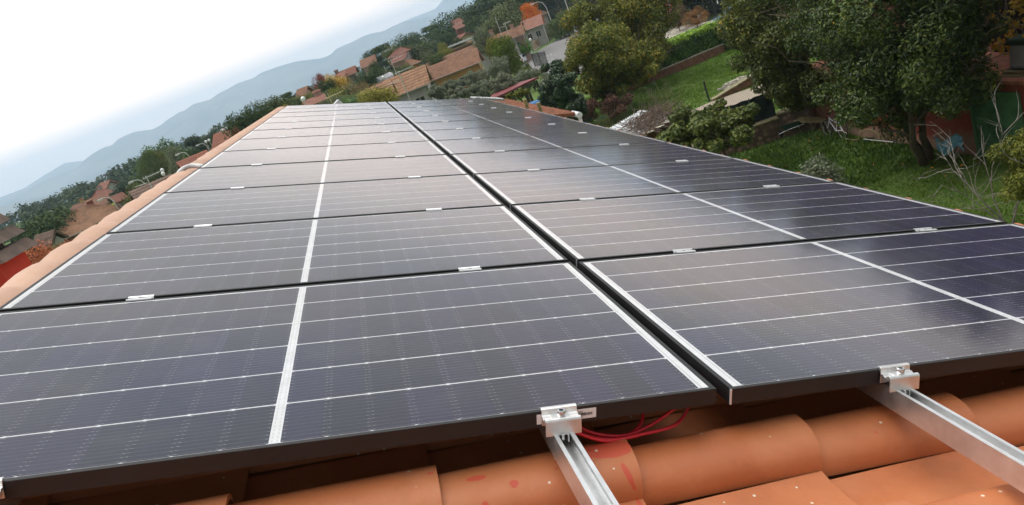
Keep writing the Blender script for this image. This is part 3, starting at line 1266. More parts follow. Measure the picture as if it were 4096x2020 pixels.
LM = {
    'laurel': leaf_material("laurel_leaf", [(0.0, (0.0170, 0.0341, 0.0095)), (0.4, (0.0408, 0.0713, 0.0162)), (0.72, (0.1020, 0.1473, 0.0297)), (0.93, (0.2550, 0.2790, 0.0540)), (0.97, (0.7500, 0.4650, 0.0405)), (1.0, (0.6800, 0.1705, 0.0675))], 0.55, 0.4),
    'laurel2': leaf_material("autumn_laurel_leaf", [(0.0, (0.0279, 0.0435, 0.0096)), (0.4, (0.0697, 0.0943, 0.0168)), (0.75, (0.1705, 0.1885, 0.0360)), (0.9, (0.3100, 0.2465, 0.0360)), (0.96, (0.7500, 0.4930, 0.0480)), (1.0, (0.7500, 0.5510, 0.0600))], 0.6, 0.45),
    'sumac': leaf_material("turning_leaf", [(0.0, (0.0420, 0.0644, 0.0096)), (0.38, (0.1008, 0.1288, 0.0144)), (0.62, (0.1890, 0.2030, 0.0192)), (0.80, (0.3080, 0.2380, 0.0264)), (0.93, (0.3780, 0.1680, 0.0300)), (1.0, (0.4200, 0.1680, 0.0360))], 0.42, 0.6),
    'olive': leaf_material("olive_leaf", [(0.0, (0.0862, 0.1092, 0.0598)), (0.5, (0.1840, 0.2127, 0.1323)), (1.0, (0.3335, 0.3565, 0.2415))], 0.7, 0.6, 0.15),
    'oak': leaf_material("oak_leaf", [(0.0, (0.0297, 0.0520, 0.0099)), (0.45, (0.0878, 0.1235, 0.0220)), (0.85, (0.1958, 0.2145, 0.0418)), (0.955, (0.2700, 0.2470, 0.0330)), (0.98, (0.7500, 0.3900, 0.0440)), (1.0, (0.7425, 0.2600, 0.0440))], 0.8, 0.5),
    'ivy': leaf_material("ivy_leaf", [(0.0, (0.012, 0.026, 0.011)), (0.5, (0.036, 0.066, 0.024)), (1.0, (0.095, 0.14, 0.05))], 0.9, 0.35, 0.1),
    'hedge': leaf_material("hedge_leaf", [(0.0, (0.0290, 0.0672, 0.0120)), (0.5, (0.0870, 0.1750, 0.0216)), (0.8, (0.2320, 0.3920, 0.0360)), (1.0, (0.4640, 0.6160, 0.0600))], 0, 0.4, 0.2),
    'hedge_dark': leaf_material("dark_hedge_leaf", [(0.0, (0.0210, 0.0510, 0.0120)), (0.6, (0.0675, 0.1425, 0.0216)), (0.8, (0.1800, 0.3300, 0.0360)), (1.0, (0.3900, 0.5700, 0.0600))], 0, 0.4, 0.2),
    'yellow': leaf_material("yellow_leaf", [(0.0, (0.06, 0.085, 0.015)), (0.5, (0.15, 0.17, 0.02)), (1.0, (0.27, 0.26, 0.035))], 1.0, 0.6),
    'vine': leaf_material("vine_leaf", [(0.0, (0.16, 0.16, 0.03)), (0.3, (0.40, 0.30, 0.04)), (0.7, (0.62, 0.33, 0.03)), (1.0, (0.55, 0.16, 0.05))], 1.0, 0.6),
    'cypress': leaf_material("golden_cypress_leaf", [(0.0, (0.05, 0.085, 0.012)), (0.5, (0.14, 0.17, 0.018)), (1.0, (0.30, 0.28, 0.025))], 0.8, 0.7, 0.1),
    'dead': leaf_material("dead_leaf", [(0.0, (0.07, 0.030, 0.022)), (0.5, (0.15, 0.070, 0.05)), (1.0, (0.24, 0.14, 0.10))], 0.8, 0.9, 0.1),
    'grass': leaf_material("grass_blade", [(0.0, (0.060, 0.115, 0.012)), (0.5, (0.125, 0.225, 0.024)), (0.85, (0.22, 0.30, 0.045)), (1.0, (0.32, 0.29, 0.10))], 0.35, 0.6, 0.3),
    'dry': leaf_material("dry_grass", [(0.0, (0.20, 0.20, 0.09)), (1.0, (0.42, 0.38, 0.22))], 0.8, 0.8, 0.2),
    'weed': leaf_material("weed_leaf", [(0.0, (0.03, 0.075, 0.012)), (1.0, (0.10, 0.19, 0.03))], 0.8, 0.5, 0.2),
}


def ellipse_crown(c, r3, n, lumps=40, lump=0.28, seed=0, shell=0.5, up=0.3):
    """world-sized crown: centre c is (0,0,z) of the thing; r3 radii"""
    rg = np.random.default_rng(seed)
    L = []
    for i in range(lumps):
        d = unit(rg.normal(size=3))
        rr_ = rg.uniform(0.3, 0.86)
        s = lump * min(r3) * rg.uniform(0.7, 1.4)
        L.append((np.array(c) + d * np.array(r3) * rr_, np.array([s, s, s * 0.85])))
    return crown_points(n, L, rg, shell, up), L


def near_tree(name, label, cat, base, crown_c, r3, n, leaf, mat, aspect=0.45, lumps=40, lump=0.3, seed=0, trunk_r=0.14, stems=1, depth=2, bark='bark', extra=None, group=None, up=0.3):
    t = thing(name, label, cat, base, group=group)
    base = Vector(base)
    c = Vector(crown_c) - base
    (P, N), L = ellipse_crown(tuple(c), r3, n, lumps, lump, seed, up=up)
    rg = np.random.default_rng(seed + 50)
    if extra:
        for (cc, rr_, nn) in extra:
            (P2, N2), L2 = ellipse_crown(tuple(Vector(cc) - base), rr_, nn, max(8, lumps // 3), lump * 1.2, seed + 9)
            P, N = np.concatenate([P, P2]), np.concatenate([N, N2])
            L = L + L2
    ok = P[:, 2] > 0.02
    me = leaves('crown', P[ok], N[ok], leaf, mat, aspect, rg)
    o = bpy.data.objects.new('crown', me)
    COL.objects.link(o)
    o.parent = t
    b = MB()
    for s in range(stems):
        off = Vector((rg.normal() * 0.18, rg.normal() * 0.18, 0)) if stems > 1 else Vector((0, 0, 0))
        mid = Vector((c.x * 0.5 + off.x * 2, c.y * 0.5 + off.y * 2, max(0.4, (c.z - r3[2]) * 0.9)))
        top = c + Vector((rg.normal() * r3[0] * 0.25, rg.normal() * r3[1] * 0.25, r3[2] * 0.2))
        b.tube([off + Vector((0, 0, -0.1)), (off + mid) * 0.5 + Vector((rg.normal() * .05, rg.normal() * .05, 0)), mid, mid.lerp(top, 0.55), top], [trunk_r * 1.2, trunk_r, trunk_r * 0.85, trunk_r * 0.55, trunk_r * 0.2], 9)
        for k in range(7):
            l = L[int(rg.integers(len(L)))][0]
            branch_mesh(b, rg, mid.lerp(top, rg.uniform(0.0, 0.7)), Vector(l), trunk_r * 0.4, depth - 1, 0.5)
    b.build('trunk', M[bark], t, smooth=True)
    return t
# ------------------------------------------------------------------ the garden below, right of the roof
M['stone'] = None
m = Mat("rubble_stone", 0.95)
P = m.pos()
v = m.voro(P, 4.2)
e = m.noise(P, 2.0, 6, 0.7)
c = m.ramp(E(m.t, v.outputs['Distance']) * 0.9 + e * 0.5 - 0.1, [(0.15, (0.30, 0.20, 0.13)), (0.4, (0.23, 0.155, 0.10)), (0.65, (0.09, 0.065, 0.04))])
c = m.mix((m.noise(P, 1.1, 4) - 0.45).cl() * 2.2, c, (0.26, 0.16, 0.12))
m.color(c)
m.bump(E(m.t, v.outputs['Distance']) + e, 0.6, 0.05)
M['stone'] = m.m
M['coping'] = simple("mossy_coping", (0.26, 0.23, 0.13), 0.95, 0, 0.3, 3, bump=0.3)
M['brick_wall'] = simple("brown_block_wall", (0.20, 0.095, 0.055), 0.95, 0, 0.3, 4, bump=0.4)
M['net'] = simple("dark_green_shade_net", (0.006, 0.017, 0.016), 0.75, 0, 0.3, 3, bump=0.3)
M['post'] = simple("green_grey_post", (0.08, 0.10, 0.085), 0.6, 0, 0.2, 6)
M['post_dark'] = simple("dark_iron_post", (0.02, 0.028, 0.02), 0.6)
M['red_wall'] = None
m = Mat("red_render", 0.9)
P = m.pos()
a = m.noise(P, 0.9, 6, 0.65)
X, Y, Z = m.sep(P)
c = m.ramp(a, [(0.3, (0.20, 0.038, 0.024)), (0.6, (0.30, 0.058, 0.034))])
f = ((a * 1.6 - 0.25) - Z * 0.75).cl()
c = m.mix((f * 3.0).cl(), c, (0.24, 0.15, 0.10))
f2 = ((Y - 24.8) * 0.8).cl() * (a * 3 - 1.0).cl()
c = m.mix(f2 * 0.6, c, (0.20, 0.10, 0.075))
m.color(c)
m.bump(m.noise(P, 8, 5), 0.3, 0.03)
M['red_wall'] = m.m
m = Mat("green_slats", 0.7)
X, Y, Z = m.sep(m.coord('Object'))
P = m.pos()
a = m.noise(P, 3, 5)
m.color(m.ramp(a, [(0.3, (0.035, 0.10, 0.045)), (0.65, (0.07, 0.19, 0.08))]))
M['green_door'] = m.m
M['white_metal'] = simple("white_paint", (0.72, 0.73, 0.74), 0.5)
M['cream'] = simple("cream_board", (0.62, 0.57, 0.45), 0.7)
M['rubber'] = simple("black_rubber", (0.012, 0.012, 0.012), 0.8)
M['pool_blue'] = simple("blue_plastic", (0.02, 0.12, 0.30), 0.5)
M['orange_cloth'] = simple("orange_cloth", (0.70, 0.24, 0.03), 0.8)
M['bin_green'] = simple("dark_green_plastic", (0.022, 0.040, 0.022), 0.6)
M['wood'] = simple("weathered_wood", (0.23, 0.18, 0.09), 0.9, 0, 0.3, 14, bump=0.3)
M['wood_green'] = simple("green_tinted_post", (0.30, 0.26, 0.12), 0.9, 0, 0.3, 14, bump=0.3)
M['red_sheet'] = simple("dark_red_sheet_roof", (0.17, 0.028, 0.030), 0.6, 0, 0.12, 1)
M['grey_plastic'] = simple("grey_plastic", (0.34, 0.34, 0.36), 0.45, 0, 0.08, 3)
M['zinc'] = simple("pale_corrugated_sheet", (0.36, 0.37, 0.37), 0.55, 0.0, 0.12, 3)
M['dirty_white'] = simple("dirty_white_sheet", (0.60, 0.62, 0.63), 0.7, 0, 0.18, 2)
M['glass_dark'] = simple("window_glass", (0.03, 0.04, 0.05), 0.12)
M['stick'] = simple("dry_sticks", (0.15, 0.105, 0.08), 0.95, 0, 0.3, 10)
M['bare_twig'] = simple("pale_bare_twigs", (0.28, 0.245, 0.22), 0.9, 0, 0.2, 8)
M['rock'] = simple("pale_rubble", (0.33, 0.30, 0.24), 0.95, 0, 0.35, 6, bump=0.5)
M['rusty'] = simple("rusty_edge", (0.36, 0.12, 0.07), 0.8, 0, 0.3, 6)

# lawn of blades: nobody could count them
rg = np.random.default_rng(21)


def poly_mask(px, py, poly):
    ins = np.zeros(len(px), bool)
    n = len(poly)
    j = n - 1
    for i in range(n):
        xi, yi = poly[i]
        xj, yj = poly[j]
        c_ = ((yi > py) != (yj > py)) & (px < (xj - xi) * (py - yi) / (yj - yi + 1e-12) + xi)
        ins ^= c_
        j = i
    return ins


def P2(u, v):
    p = at(u, v, 0)
    return (p.x, p.y)


drive_poly = [P2(*q) for q in [(2690, 470), (2770, 440), (2845, 407), (2950, 370), (3150, 300), (3190, 330), (3050, 375), (2950, 425), (2870, 465), (2800, 500)]]


def grass_patch(name, box, n, size, mat, exclude=(), seed=1, hfac=1.0, label_kind='stuff'):
    rg = np.random.default_rng(seed)
    x = rg.uniform(box[0], box[1], n)
    y = rg.uniform(box[2], box[3], n)
    # clumps
    k = rg.random(n) < 0.6
    cx_ = rg.uniform(box[0], box[1], n // 25)
    cy_ = rg.uniform(box[2], box[3], n // 25)
    pick = rg.integers(0, n // 25, n)
    x = np.where(k, cx_[pick] + rg.normal(0, 0.16, n), x)
    y = np.where(k, cy_[pick] + rg.normal(0, 0.16, n), y)
    ok = np.ones(n, bool)
    for pl in exclude:
        ok &= ~poly_mask(x, y, pl)
    x, y, k = x[ok], y[ok], k[ok]
    n = len(x)
    h = size * rg.uniform(0.5, 1.3, n) * np.where(k, 1.25, 0.8) * hfac
    w_ = size * 0.22
    an = rg.uniform(0, 2 * PI, n)
    dx_, dy_ = np.cos(an) * w_, np.sin(an) * w_
    lean = rg.normal(0, 0.45, (n, 2)) * h[:, None]
    z0 = 0.05 * np.sin(x * .7) * np.sin(y * .5)
    a0 = np.stack([x - dx_, y - dy_, z0], 1)
    a1 = np.stack([x + dx_, y + dy_, z0], 1)
    a2 = np.stack([x + lean[:, 0], y + lean[:, 1], z0 + h], 1)
    co = np.stack([a0, a1, a2], 1).reshape(-1, 3)
    me = bpy.data.meshes.new(name)
    me.vertices.add(n * 3)
    me.vertices.foreach_set('co', co.ravel().astype(np.float32))
    me.loops.add(n * 3)
    me.loops.foreach_set('vertex_index', np.arange(n * 3, dtype=np.int32))
    me.polygons.add(n)
    me.polygons.foreach_set('loop_start', np.arange(n, dtype=np.int32) * 3)
    me.polygons.foreach_set('loop_total', np.full(n, 3, np.int32))
    me.update(calc_edges=True)
    at_ = me.attributes.new('var', 'FLOAT', 'FACE')
    at_.data.foreach_set('value', rg.random(n).astype(np.float32))
    me.materials.append(mat)
    o = bpy.data.objects.new(name, me)
    COL.objects.link(o)
    o['kind'] = label_kind
    return o


grass_patch('grass', (3.2, 17.2, 2, 11), 45000, 0.075, LM['grass'], seed=9)
grass_patch('grass', (4, 17.2, 11, 34), 130000, 0.075, LM['grass'], seed=1)
grass_patch('grass', (12, 34, 33, 60), 140000, 0.11, LM['grass'], exclude=[drive_poly], seed=2)
grass_patch('ground_weeds', (12, 17, 20, 31), 9000, 0.16, LM['weed'], seed=3, hfac=0.7)

# fallen leaves
b = MB()
rgl = random.Random(4)
for k in range(170):
    p = (rgl.uniform(9, 24), rgl.uniform(14, 50))
    if poly_mask(np.array([p[0]]), np.array([p[1]]), drive_poly)[0]:
        continue
    a = rgl.uniform(0, 6.28)
    s = rgl.uniform(0.04, 0.08)
    z = 0.09
    b.add([(p[0] + s * math.cos(a), p[1] + s * math.sin(a), z), (p[0] - s * math.sin(a) * .6, p[1] + s * math.cos(a) * .6, z + 0.03), (p[0] - s * math.cos(a), p[1] - s * math.sin(a), z), (p[0] + s * math.sin(a) * .6, p[1] - s * math.cos(a) * .6, z + .01)], [(0, 1, 2, 3)])
tag(b.build('fallen_leaves', M['orange_cloth']), kind='stuff')

# ------------ stone wall with coping and shade net
def wall_run(b, p0, p1, h0, h1, th, zb=-0.2):
    p0, p1 = Vector((p0[0], p0[1], 0)), Vector((p1[0], p1[1], 0))
    d = (p1 - p0).normalized()
    nrm = Vector((-d.y, d.x, 0)) * th / 2
    v = []
    for p, h in ((p0, h0), (p1, h1)):
        v += [p - nrm + Vector((0, 0, zb)), p + nrm + Vector((0, 0, zb)), p + nrm + Vector((0, 0, h)), p - nrm + Vector((0, 0, h))]
    b.add(v, [(0, 1, 2, 3), (7, 6, 5, 4), (0, 4, 5, 1), (1, 5, 6, 2), (2, 6, 7, 3), (3, 7, 4, 0)])


WA, WB, WC = at(2820, 650, 0), at(3130, 545, 0), at(3262, 512, 0)
WA = WA + (WA - WB) * 0.6
hw = 0.88
t = thing('stone_wall', 'low rubble stone wall with pale coping at the edge of the lower lawn', 'wall', WA)
b = MB()
wall_run(b, (0, 0), (WB - WA)[:2], hw, hw, 0.4)
wall_run(b, (WB - WA)[:2], (WC - WA)[:2], hw + 0.18, hw + 0.18, 0.4)
b.build('masonry', M['stone'], t)
b = MB()
wall_run(b, (0, 0), (WB - WA)[:2], hw + 0.07, hw + 0.07, 0.52, hw + 0.002)
wall_run(b, (WB - WA)[:2], (WC - WA)[:2], hw + 0.25, hw + 0.25, 0.52, hw + 0.182)
b.build('coping', M['coping'], t)
dW = (WB - WA).normalized()
nW = Vector((-dW.y, dW.x, 0))
t = thing('shade_net', 'dark green shade net stretched on posts along the top of the stone wall', 'netting', WA)
L = (WB - WA).length
b = MB()
nx_, nz_ = 60, 8
vs, fs = [], []
for j in range(nz_ + 1):
    for i in range(nx_ + 1):
        s = L * (0.42 + 0.58 * i / nx_)
        z = hw + 0.08 + 1.12 * j / nz_
        sag = 0.025 * math.sin(i * 0.5) * math.sin(j * 0.8) + 0.16
        p = dW * s + nW * sag
        if j == nz_:
            z += 0.02 * math.sin(i * 0.55)
        vs.append((p.x, p.y, z))
for j in range(nz_):
    for i in range(nx_):
        a = j * (nx_ + 1) + i
        fs.append((a, a + 1, a + nx_ + 2, a + nx_ + 1))
b.add(vs, fs)
b.add([(v[0] + nW.x * 0.01, v[1] + nW.y * 0.01, v[2]) for v in vs], [f[::-1] for f in fs])
b.build('net', M['net'], t)
k = 0
s = L * 0.45
while s < L:
    b = MB()
    p = dW * s + nW * 0.09
    b.tube([(p.x, p.y, hw), (p.x, p.y, hw + 1.25)], 0.025, 8)
    b.build('post', M['post'], t)
    s += 2.15

# ------------ red outbuilding: its long wall, door, roof edge and what lies on the roof
RX = 17.25
yA, yB = 27.75, 12.0
HR = 2.5
t = thing('red_outbuilding', 'low red rendered outbuilding with a green slatted door, behind the laurel', 'outbuilding', (RX, 20, 0))
b = MB()
# wall facing us bends a little
W_ = [(at(3262, 505, 0)), at(3440, 555, 0), at(3620, 590, 0), at(3800, 612, 0)]
pts = [(17.55, 28.1), (17.05, 23.6), (16.95, 19.3), (17.1, 12.0)]
for i in range(3):
    (x0, y0), (x1, y1) = pts[i], pts[i + 1]
    b.add([(x0 - RX, y0 - 20, -0.3), (x1 - RX, y1 - 20, -0.3), (x1 - RX, y1 - 20, HR), (x0 - RX, y0 - 20, HR),
           (x0 - RX + 1.9, y0 - 20, -0.3), (x1 - RX + 1.9, y1 - 20, -0.3), (x1 - RX + 1.9, y1 - 20, HR), (x0 - RX + 1.9, y0 - 20, HR)],
          [(0, 1, 2, 3), (5, 4, 7, 6), (3, 2, 6, 7), (0, 3, 7, 4), (1, 5, 6, 2)])
b.build('wall', M['red_wall'], t)
b = MB()
for i in range(3):
    (x0, y0), (x1, y1) = pts[i], pts[i + 1]
    b.add([(x0 - RX - .18, y0 - 20, HR + .01), (x1 - RX - .18, y1 - 20, HR + .01), (x1 - RX - .18, y1 - 20, HR + .12), (x0 - RX - .18, y0 - 20, HR + .12),
           (x0 - RX + 1.9, y0 - 20, HR + .01), (x1 - RX + 1.9, y1 - 20, HR + .01), (x1 - RX + 1.9, y1 - 20, HR + .25), (x0 - RX + 1.9, y0 - 20, HR + .25)],
          [(0, 1, 2, 3), (5, 4, 7, 6), (3, 2, 6, 7), (0, 3, 7, 4), (1, 5, 6, 2), (0, 4, 5, 1)])
b.build('roof', M['rusty'], t)
# door from the pixel corners: bottom (3949,600)-(4070,565)
d0, d1 = Vector((16.98, 18.5, 0)), Vector((17.01, 16.75, 0))
b = MB()
dd = (d1 - d0)
b.box(((d0 + d1) / 2 - Vector((RX + .045, 20, -1.07))), (0.05, dd.length, 2.15), rz=math.atan2(-dd.x, dd.y) * -1 + PI)
door = b.build('door', M['green_door'], t)
b = MB()
for k in range(13):
    z = 0.18 + k * 0.15
    b.box(((d0 + d1) / 2 - Vector((RX + .078, 20, -z))), (0.018, dd.length - 0.16, 0.085))
b.build('slats', M['green_door'], door)
b = MB()
for p in (d0, d1):
    b.box(p - Vector((RX + .07, 20, -1.08)), (0.06, 0.08, 2.2))
b.box((d0 + d1) / 2 - Vector((RX + .07, 20, -2.2)), (0.06, dd.length + 0.08, 0.08))
b.build('door_frame', simple("light_green_frame", (0.07, 0.17, 0.075), 0.7), t)

t = thing('plastic_tank', 'pale grey plastic tank with a dark lid on the red outbuilding roof', 'tank', (17.85, 15.95, HR + 0.20))
b = MB()
b.box((0, 0, 0.40), (0.9, 3.0, 0.74), taper=0.94)
b.build('body', M['grey_plastic'], t, bevel=0.12)
b = MB()
b.box((0, 0, 0.86), (0.98, 3.1, 0.18), taper=0.9)
b.build('lid', M['bin_green'], t, bevel=0.05)
b = MB()
b.box((0, 0, 0.0), (0.95, 3.06, 0.1))
b.build('base', M['rubber'], t)
t = thing('timber_board', 'tan timber board under the grey tank on the red outbuilding roof', 'board', (17.5, 15.75, HR + 0.13))
b = MB()
b.box((0, 0, 0), (0.75, 3.4, 0.07), rz=0.03)
b.box((0.05, 0.3, 0.078), (0.6, 2.8, 0.07), rz=0.05)
b.build('planks', M['wood'], t)

# vine with yellow leaves on the right, above the outbuilding
vp = Vector((18.35, 17.3, 3.0))
t = thing('grape_vine', 'bare tangled vine with a few yellow and orange leaves, top right corner', 'vine', (vp.x, vp.y, 0))
rgv = np.random.default_rng(8)
b = MB()
for k in range(70):
    p0 = Vector((rgv.uniform(-0.5, 0.5), rgv.uniform(-3.0, 1.6), 3.0 + rgv.uniform(0, 3.4)))
    pts_ = [p0]
    d = Vector((rgv.normal() * 0.15, rgv.normal(), rgv.normal() * 0.7)).normalized()
    for s in range(7):
        d = (d + Vector((rgv.normal() * 0.15, rgv.normal() * 0.45, rgv.normal() * 0.45))).normalized()
        pts_.append(pts_[-1] + d * 0.25)
    b.tube(pts_, [0.012] * 7 + [0.005], 5)
b.tube([(0, -1.5, 0), (0.1, -1.4, 2), (0, -1.2, 4.5)], [0.06, 0.05, 0.03], 7)
b.build('stems', M['bark_pale'], t)
n = 1700
Pv = np.stack([rgv.uniform(-0.6, 0.4, n), rgv.uniform(-3.4, 1.9, n), 2.9 + rgv.uniform(0, 3.9, n)], 1)
cl = rgv.integers(0, n, 130)
Pv = Pv[cl][rgv.integers(0, 130, n)] + rgv.normal(0, 0.13, (n, 3))
Nv = unit(rgv.normal(size=(n, 3)) * 0.5 + np.array([-1, -0.5, 0.6]))
me = leaves('foliage', Pv, Nv, 0.16, LM['vine'], 0.85, rgv)
o = bpy.data.objects.new('foliage', me)
COL.objects.link(o)
o.parent = t
# dark backing barn behind the vine
t = thing('dark_timber_shed', 'dark brown timber shed seen behind the bare vine, top right', 'shed', (21.45, 15.8, 0))
b = MB()
b.box((0, 0, 3.4), (5.0, 7.5, 6.8))
b.build('wall', simple("dark_brown_boards", (0.030, 0.020, 0.015), 0.9, 0, 0.4, 2, bump=0.3), t)
b = MB()
b.box((0, 0, 6.9), (5.6, 8.1, 0.2))
b.build('roof', M['rubber'], t)

# ------------ bicycle leaning on the red wall
bp = at(3330, 556, 0)
bp = Vector((16.85, 25.7, 0))
t = thing('bicycle', 'pale framed bicycle leaning on the red wall beneath the laurel', 'bicycle', bp, rz=R(98))
t.rotation_euler = (R(9), 0, R(88))


def ring(b, c, r, rt, seg=28):
    pts_ = [(c[0] + r * math.cos(2 * PI * k / seg), c[1], c[2] + r * math.sin(2 * PI * k / seg)) for k in range(seg + 1)]
    b.tube(pts_, rt, 6, cap=False)


wheels = (-0.52, 0.52)
for x in wheels:
    b = MB()
    ring(b, (x, 0, 0.34), 0.33, 0.018)
    wo = b.build('wheel', M['rubber'], t)
    b = MB()
    ring(b, (x, 0, 0.34), 0.305, 0.008)
    for k in range(14):
        a = 2 * PI * k / 14
        b.tube([(x, 0, 0.34), (x + 0.3 * math.cos(a), 0, 0.34 + 0.3 * math.sin(a))], 0.0022, 4)
    b.build('rim', M['steel'], wo)
b = MB()
A_, B_, C_, D_, E_, F_ = (-0.52, 0, .34), (-0.08, 0, .28), (-0.2, 0, .80), (0.34, 0, .82), (0.37, 0, .68), (0.52, 0, .34)
for p, q in ((A_, B_), (A_, (-0.19, 0, .76)), (B_, C_), (B_, E_), ((-0.17, 0, .6), (0.35, 0, .76)), (D_, E_)):
    b.tube([p, q], 0.021, 8)
b.tube([E_, (0.42, 0, .5), F_], 0.017, 8)
b.build('frame', M['white_metal'], t)
b = MB()
b.tube([(0.33, 0, .84), (0.31, 0, .98), (0.22, 0.0, 1.0)], 0.012, 6)
b.tube([(0.12, -0.28, 1.0), (0.25, -0.12, 1.01), (0.25, 0.12, 1.01), (0.12, 0.28, 1.0)], 0.014, 6)
b.build('handlebar', M['rubber'], t)
b = MB()
b.box((-0.24, 0, .90), (0.27, 0.15, 0.06), taper=0.7)
b.tube([(-0.21, 0, .78), (-0.235, 0, .89)], 0.014, 6)
b.build('saddle', M['rubber'], t)

# ------------ wheelbarrow
wp = at(3172, 538, 0)
t = thing('wheelbarrow', 'dark green wheelbarrow parked before the stone wall', 'wheelbarrow', (wp.x, wp.y, 0), rz=R(150))
b = MB()
# tray: open tapered box
o_, i_ = [(-.42, -.33), (.42, -.33), (.42, .33), (-.42, .33)], [(-.26, -.22), (.30, -.22), (.30, .22), (-.26, .22)]
vs = [(x, y, .62) for x, y in o_] + [(x, y, .34) for x, y in i_] + [(x * .97, y * .97, .62) for x, y in o_] + [(x * .96, y * .96, .355) for x, y in i_]
fs = [(0, 1, 5, 4), (1, 2, 6, 5), (2, 3, 7, 6), (3, 0, 4, 7), (4, 5, 6, 7), (8, 12, 13, 9), (9, 13, 14, 10), (10, 14, 15, 11), (11, 15, 12, 8), (15, 14, 13, 12), (0, 8, 9, 1), (1, 9, 10, 2), (2, 10, 11, 3), (3, 11, 8, 0)]
b.add(vs, fs)
b.build('tray', simple("green_steel_tray", (0.035, 0.085, 0.07), 0.5), t)
b = MB()
for s in (-1, 1):
    b.tube([(.55, s * .06, .2), (.2, s * .2, .32), (-.5, s * .27, .4), (-.95, s * .3, .62)], 0.017, 6)
    b.tube([(-.3, s * .24, .36), (-.38, s * .26, .0)], 0.015, 6)
b.build('handles', M['steel'], t)
b = MB()
b.tube([(.55, -.045, .2), (.55, .045, .2)], [0.19, 0.19], 18)
b.build('wheel', M['rubber'], t)
# planks behind
t = thing('timber_planks', 'light timber planks leaning beside the wheelbarrow', 'planks', (wp.x + .3, wp.y - .7, 0), rz=R(-70))
b = MB()
for k in range(4):
    b.box((0, k * 0.07, 0.55 + 0.03 * k), (2.3 - k * .2, 0.035, 0.11), mat=Matrix.Rotation(R(4 + k), 3, 'Y'))
for x in (-.9, .8):
    b.box((x, .1, 0.25), (0.06, 0.3, 0.5))
b.build('boards', M['wood'], t)

# hose arch against the wall
t = thing('garden_hose', 'old garden hose looped up against the red wall foot', 'hose', (16.75, 23.3, 0))
b = MB()
b.tube(spline([(0.0, 1.6, .05), (0, .9, .08), (.05, .55, .42), (.08, .1, .55), (.05, -.45, .32), (0, -.8, .05), (-.1, -1.1, .04)], 6), 0.028, 7)
b.build('tube', M['wood'], t)
t = thing('white_pole', 'thin white pole lying in the grass by the red wall', 'pole', (0, 0, 0.1))
b = MB()
b.tube([at(3457, 566, .1), at(3600, 581, .12)], 0.014, 6)
b.build('rod', M['white_metal'], t)

# blue plastic bag caught by the laurel trunk
t = thing('plastic_bag', 'torn blue plastic bag caught in twigs beside the laurel trunk', 'bag', (15.9, 18.5, 0.75))
b = MB()
vs, fs = [], []
rb = random.Random(2)
for j in range(6):
    for i in range(10):
        a = i / 9 * PI * 1.3
        r_ = 0.30 + rb.uniform(-.08, .08)
        vs.append((math.cos(a) * r_ * 0.6, (i - 4.5) * 0.085 + rb.uniform(-.03, .03), 0.35 - j * 0.09 + math.sin(a * 2.0) * 0.10 + rb.uniform(-.05, .05)))
for j in range(5):
    for i in range(9):
        fs.append((j * 10 + i, j * 10 + i + 1, j * 10 + i + 11, j * 10 + i + 10))
b.add(vs, fs)
b.build('film', simple("light_blue_plastic", (0.10, 0.26, 0.36), 0.4), t)

# ------------ iron post, rubble heap, low kerb wall of the drive
p = at(2838, 407, 0)
t = thing('iron_post', 'lone dark iron post at the head of the paved drive', 'post', p)
b = MB()
b.box((0, 0, 0.62), (0.09, 0.09, 1.25))
b.box((0, 0, 1.27), (0.12, 0.12, 0.05))
b.build('shaft', M['post_dark'], t)
p = at(2935, 345, 0)
t = thing('rubble_heap', 'flat heap of pale rubble on the upper lawn', 'rubble', p)
b = MB()
rb = random.Random(6)
for k in range(70):
    a, r_ = rb.uniform(0, 6.28), rb.random() ** .6
    b.box((math.cos(a) * r_ * 1.3 + 0.3, math.sin(a) * r_ * 0.6, 0.10 + (1 - r_) * 0.25), (rb.uniform(.15, .45), rb.uniform(.15, .35), rb.uniform(.08, .2)), rz=rb.uniform(0, 3), mat=Matrix.Rotation(rb.uniform(-.3, .3), 3, 'X'), taper=0.8)
b.build('stones', M['rock'], t)
q0, q1 = at(2850, 408, 0), at(3160, 283, 0)
t = thing('kerb_wall', 'low sloping retaining wall along the far side of the paved drive', 'wall', q0)
b = MB()
wall_run(b, (0, 0), (q1 - q0)[:2], 0.12, 0.95, 0.28)
b.build('masonry', M['brick_wall'], t)
b = MB()
d_ = q1 - q0
n_ = Vector((-d_.y, d_.x, 0)).normalized() * 0.2
v8 = [Vector((0, 0, .122)) - n_, Vector((0, 0, .122)) + n_, d_ + n_ + Vector((0, 0, .952)), d_ - n_ + Vector((0, 0, .952))]
b.add([*v8, *[x + Vector((0, 0, .07)) for x in v8]], [(3, 2, 1, 0), (4, 5, 6, 7), (0, 1, 5, 4), (1, 2, 6, 5), (2, 3, 7, 6), (3, 0, 4, 7)])
b.build('coping', M['coping'], t)

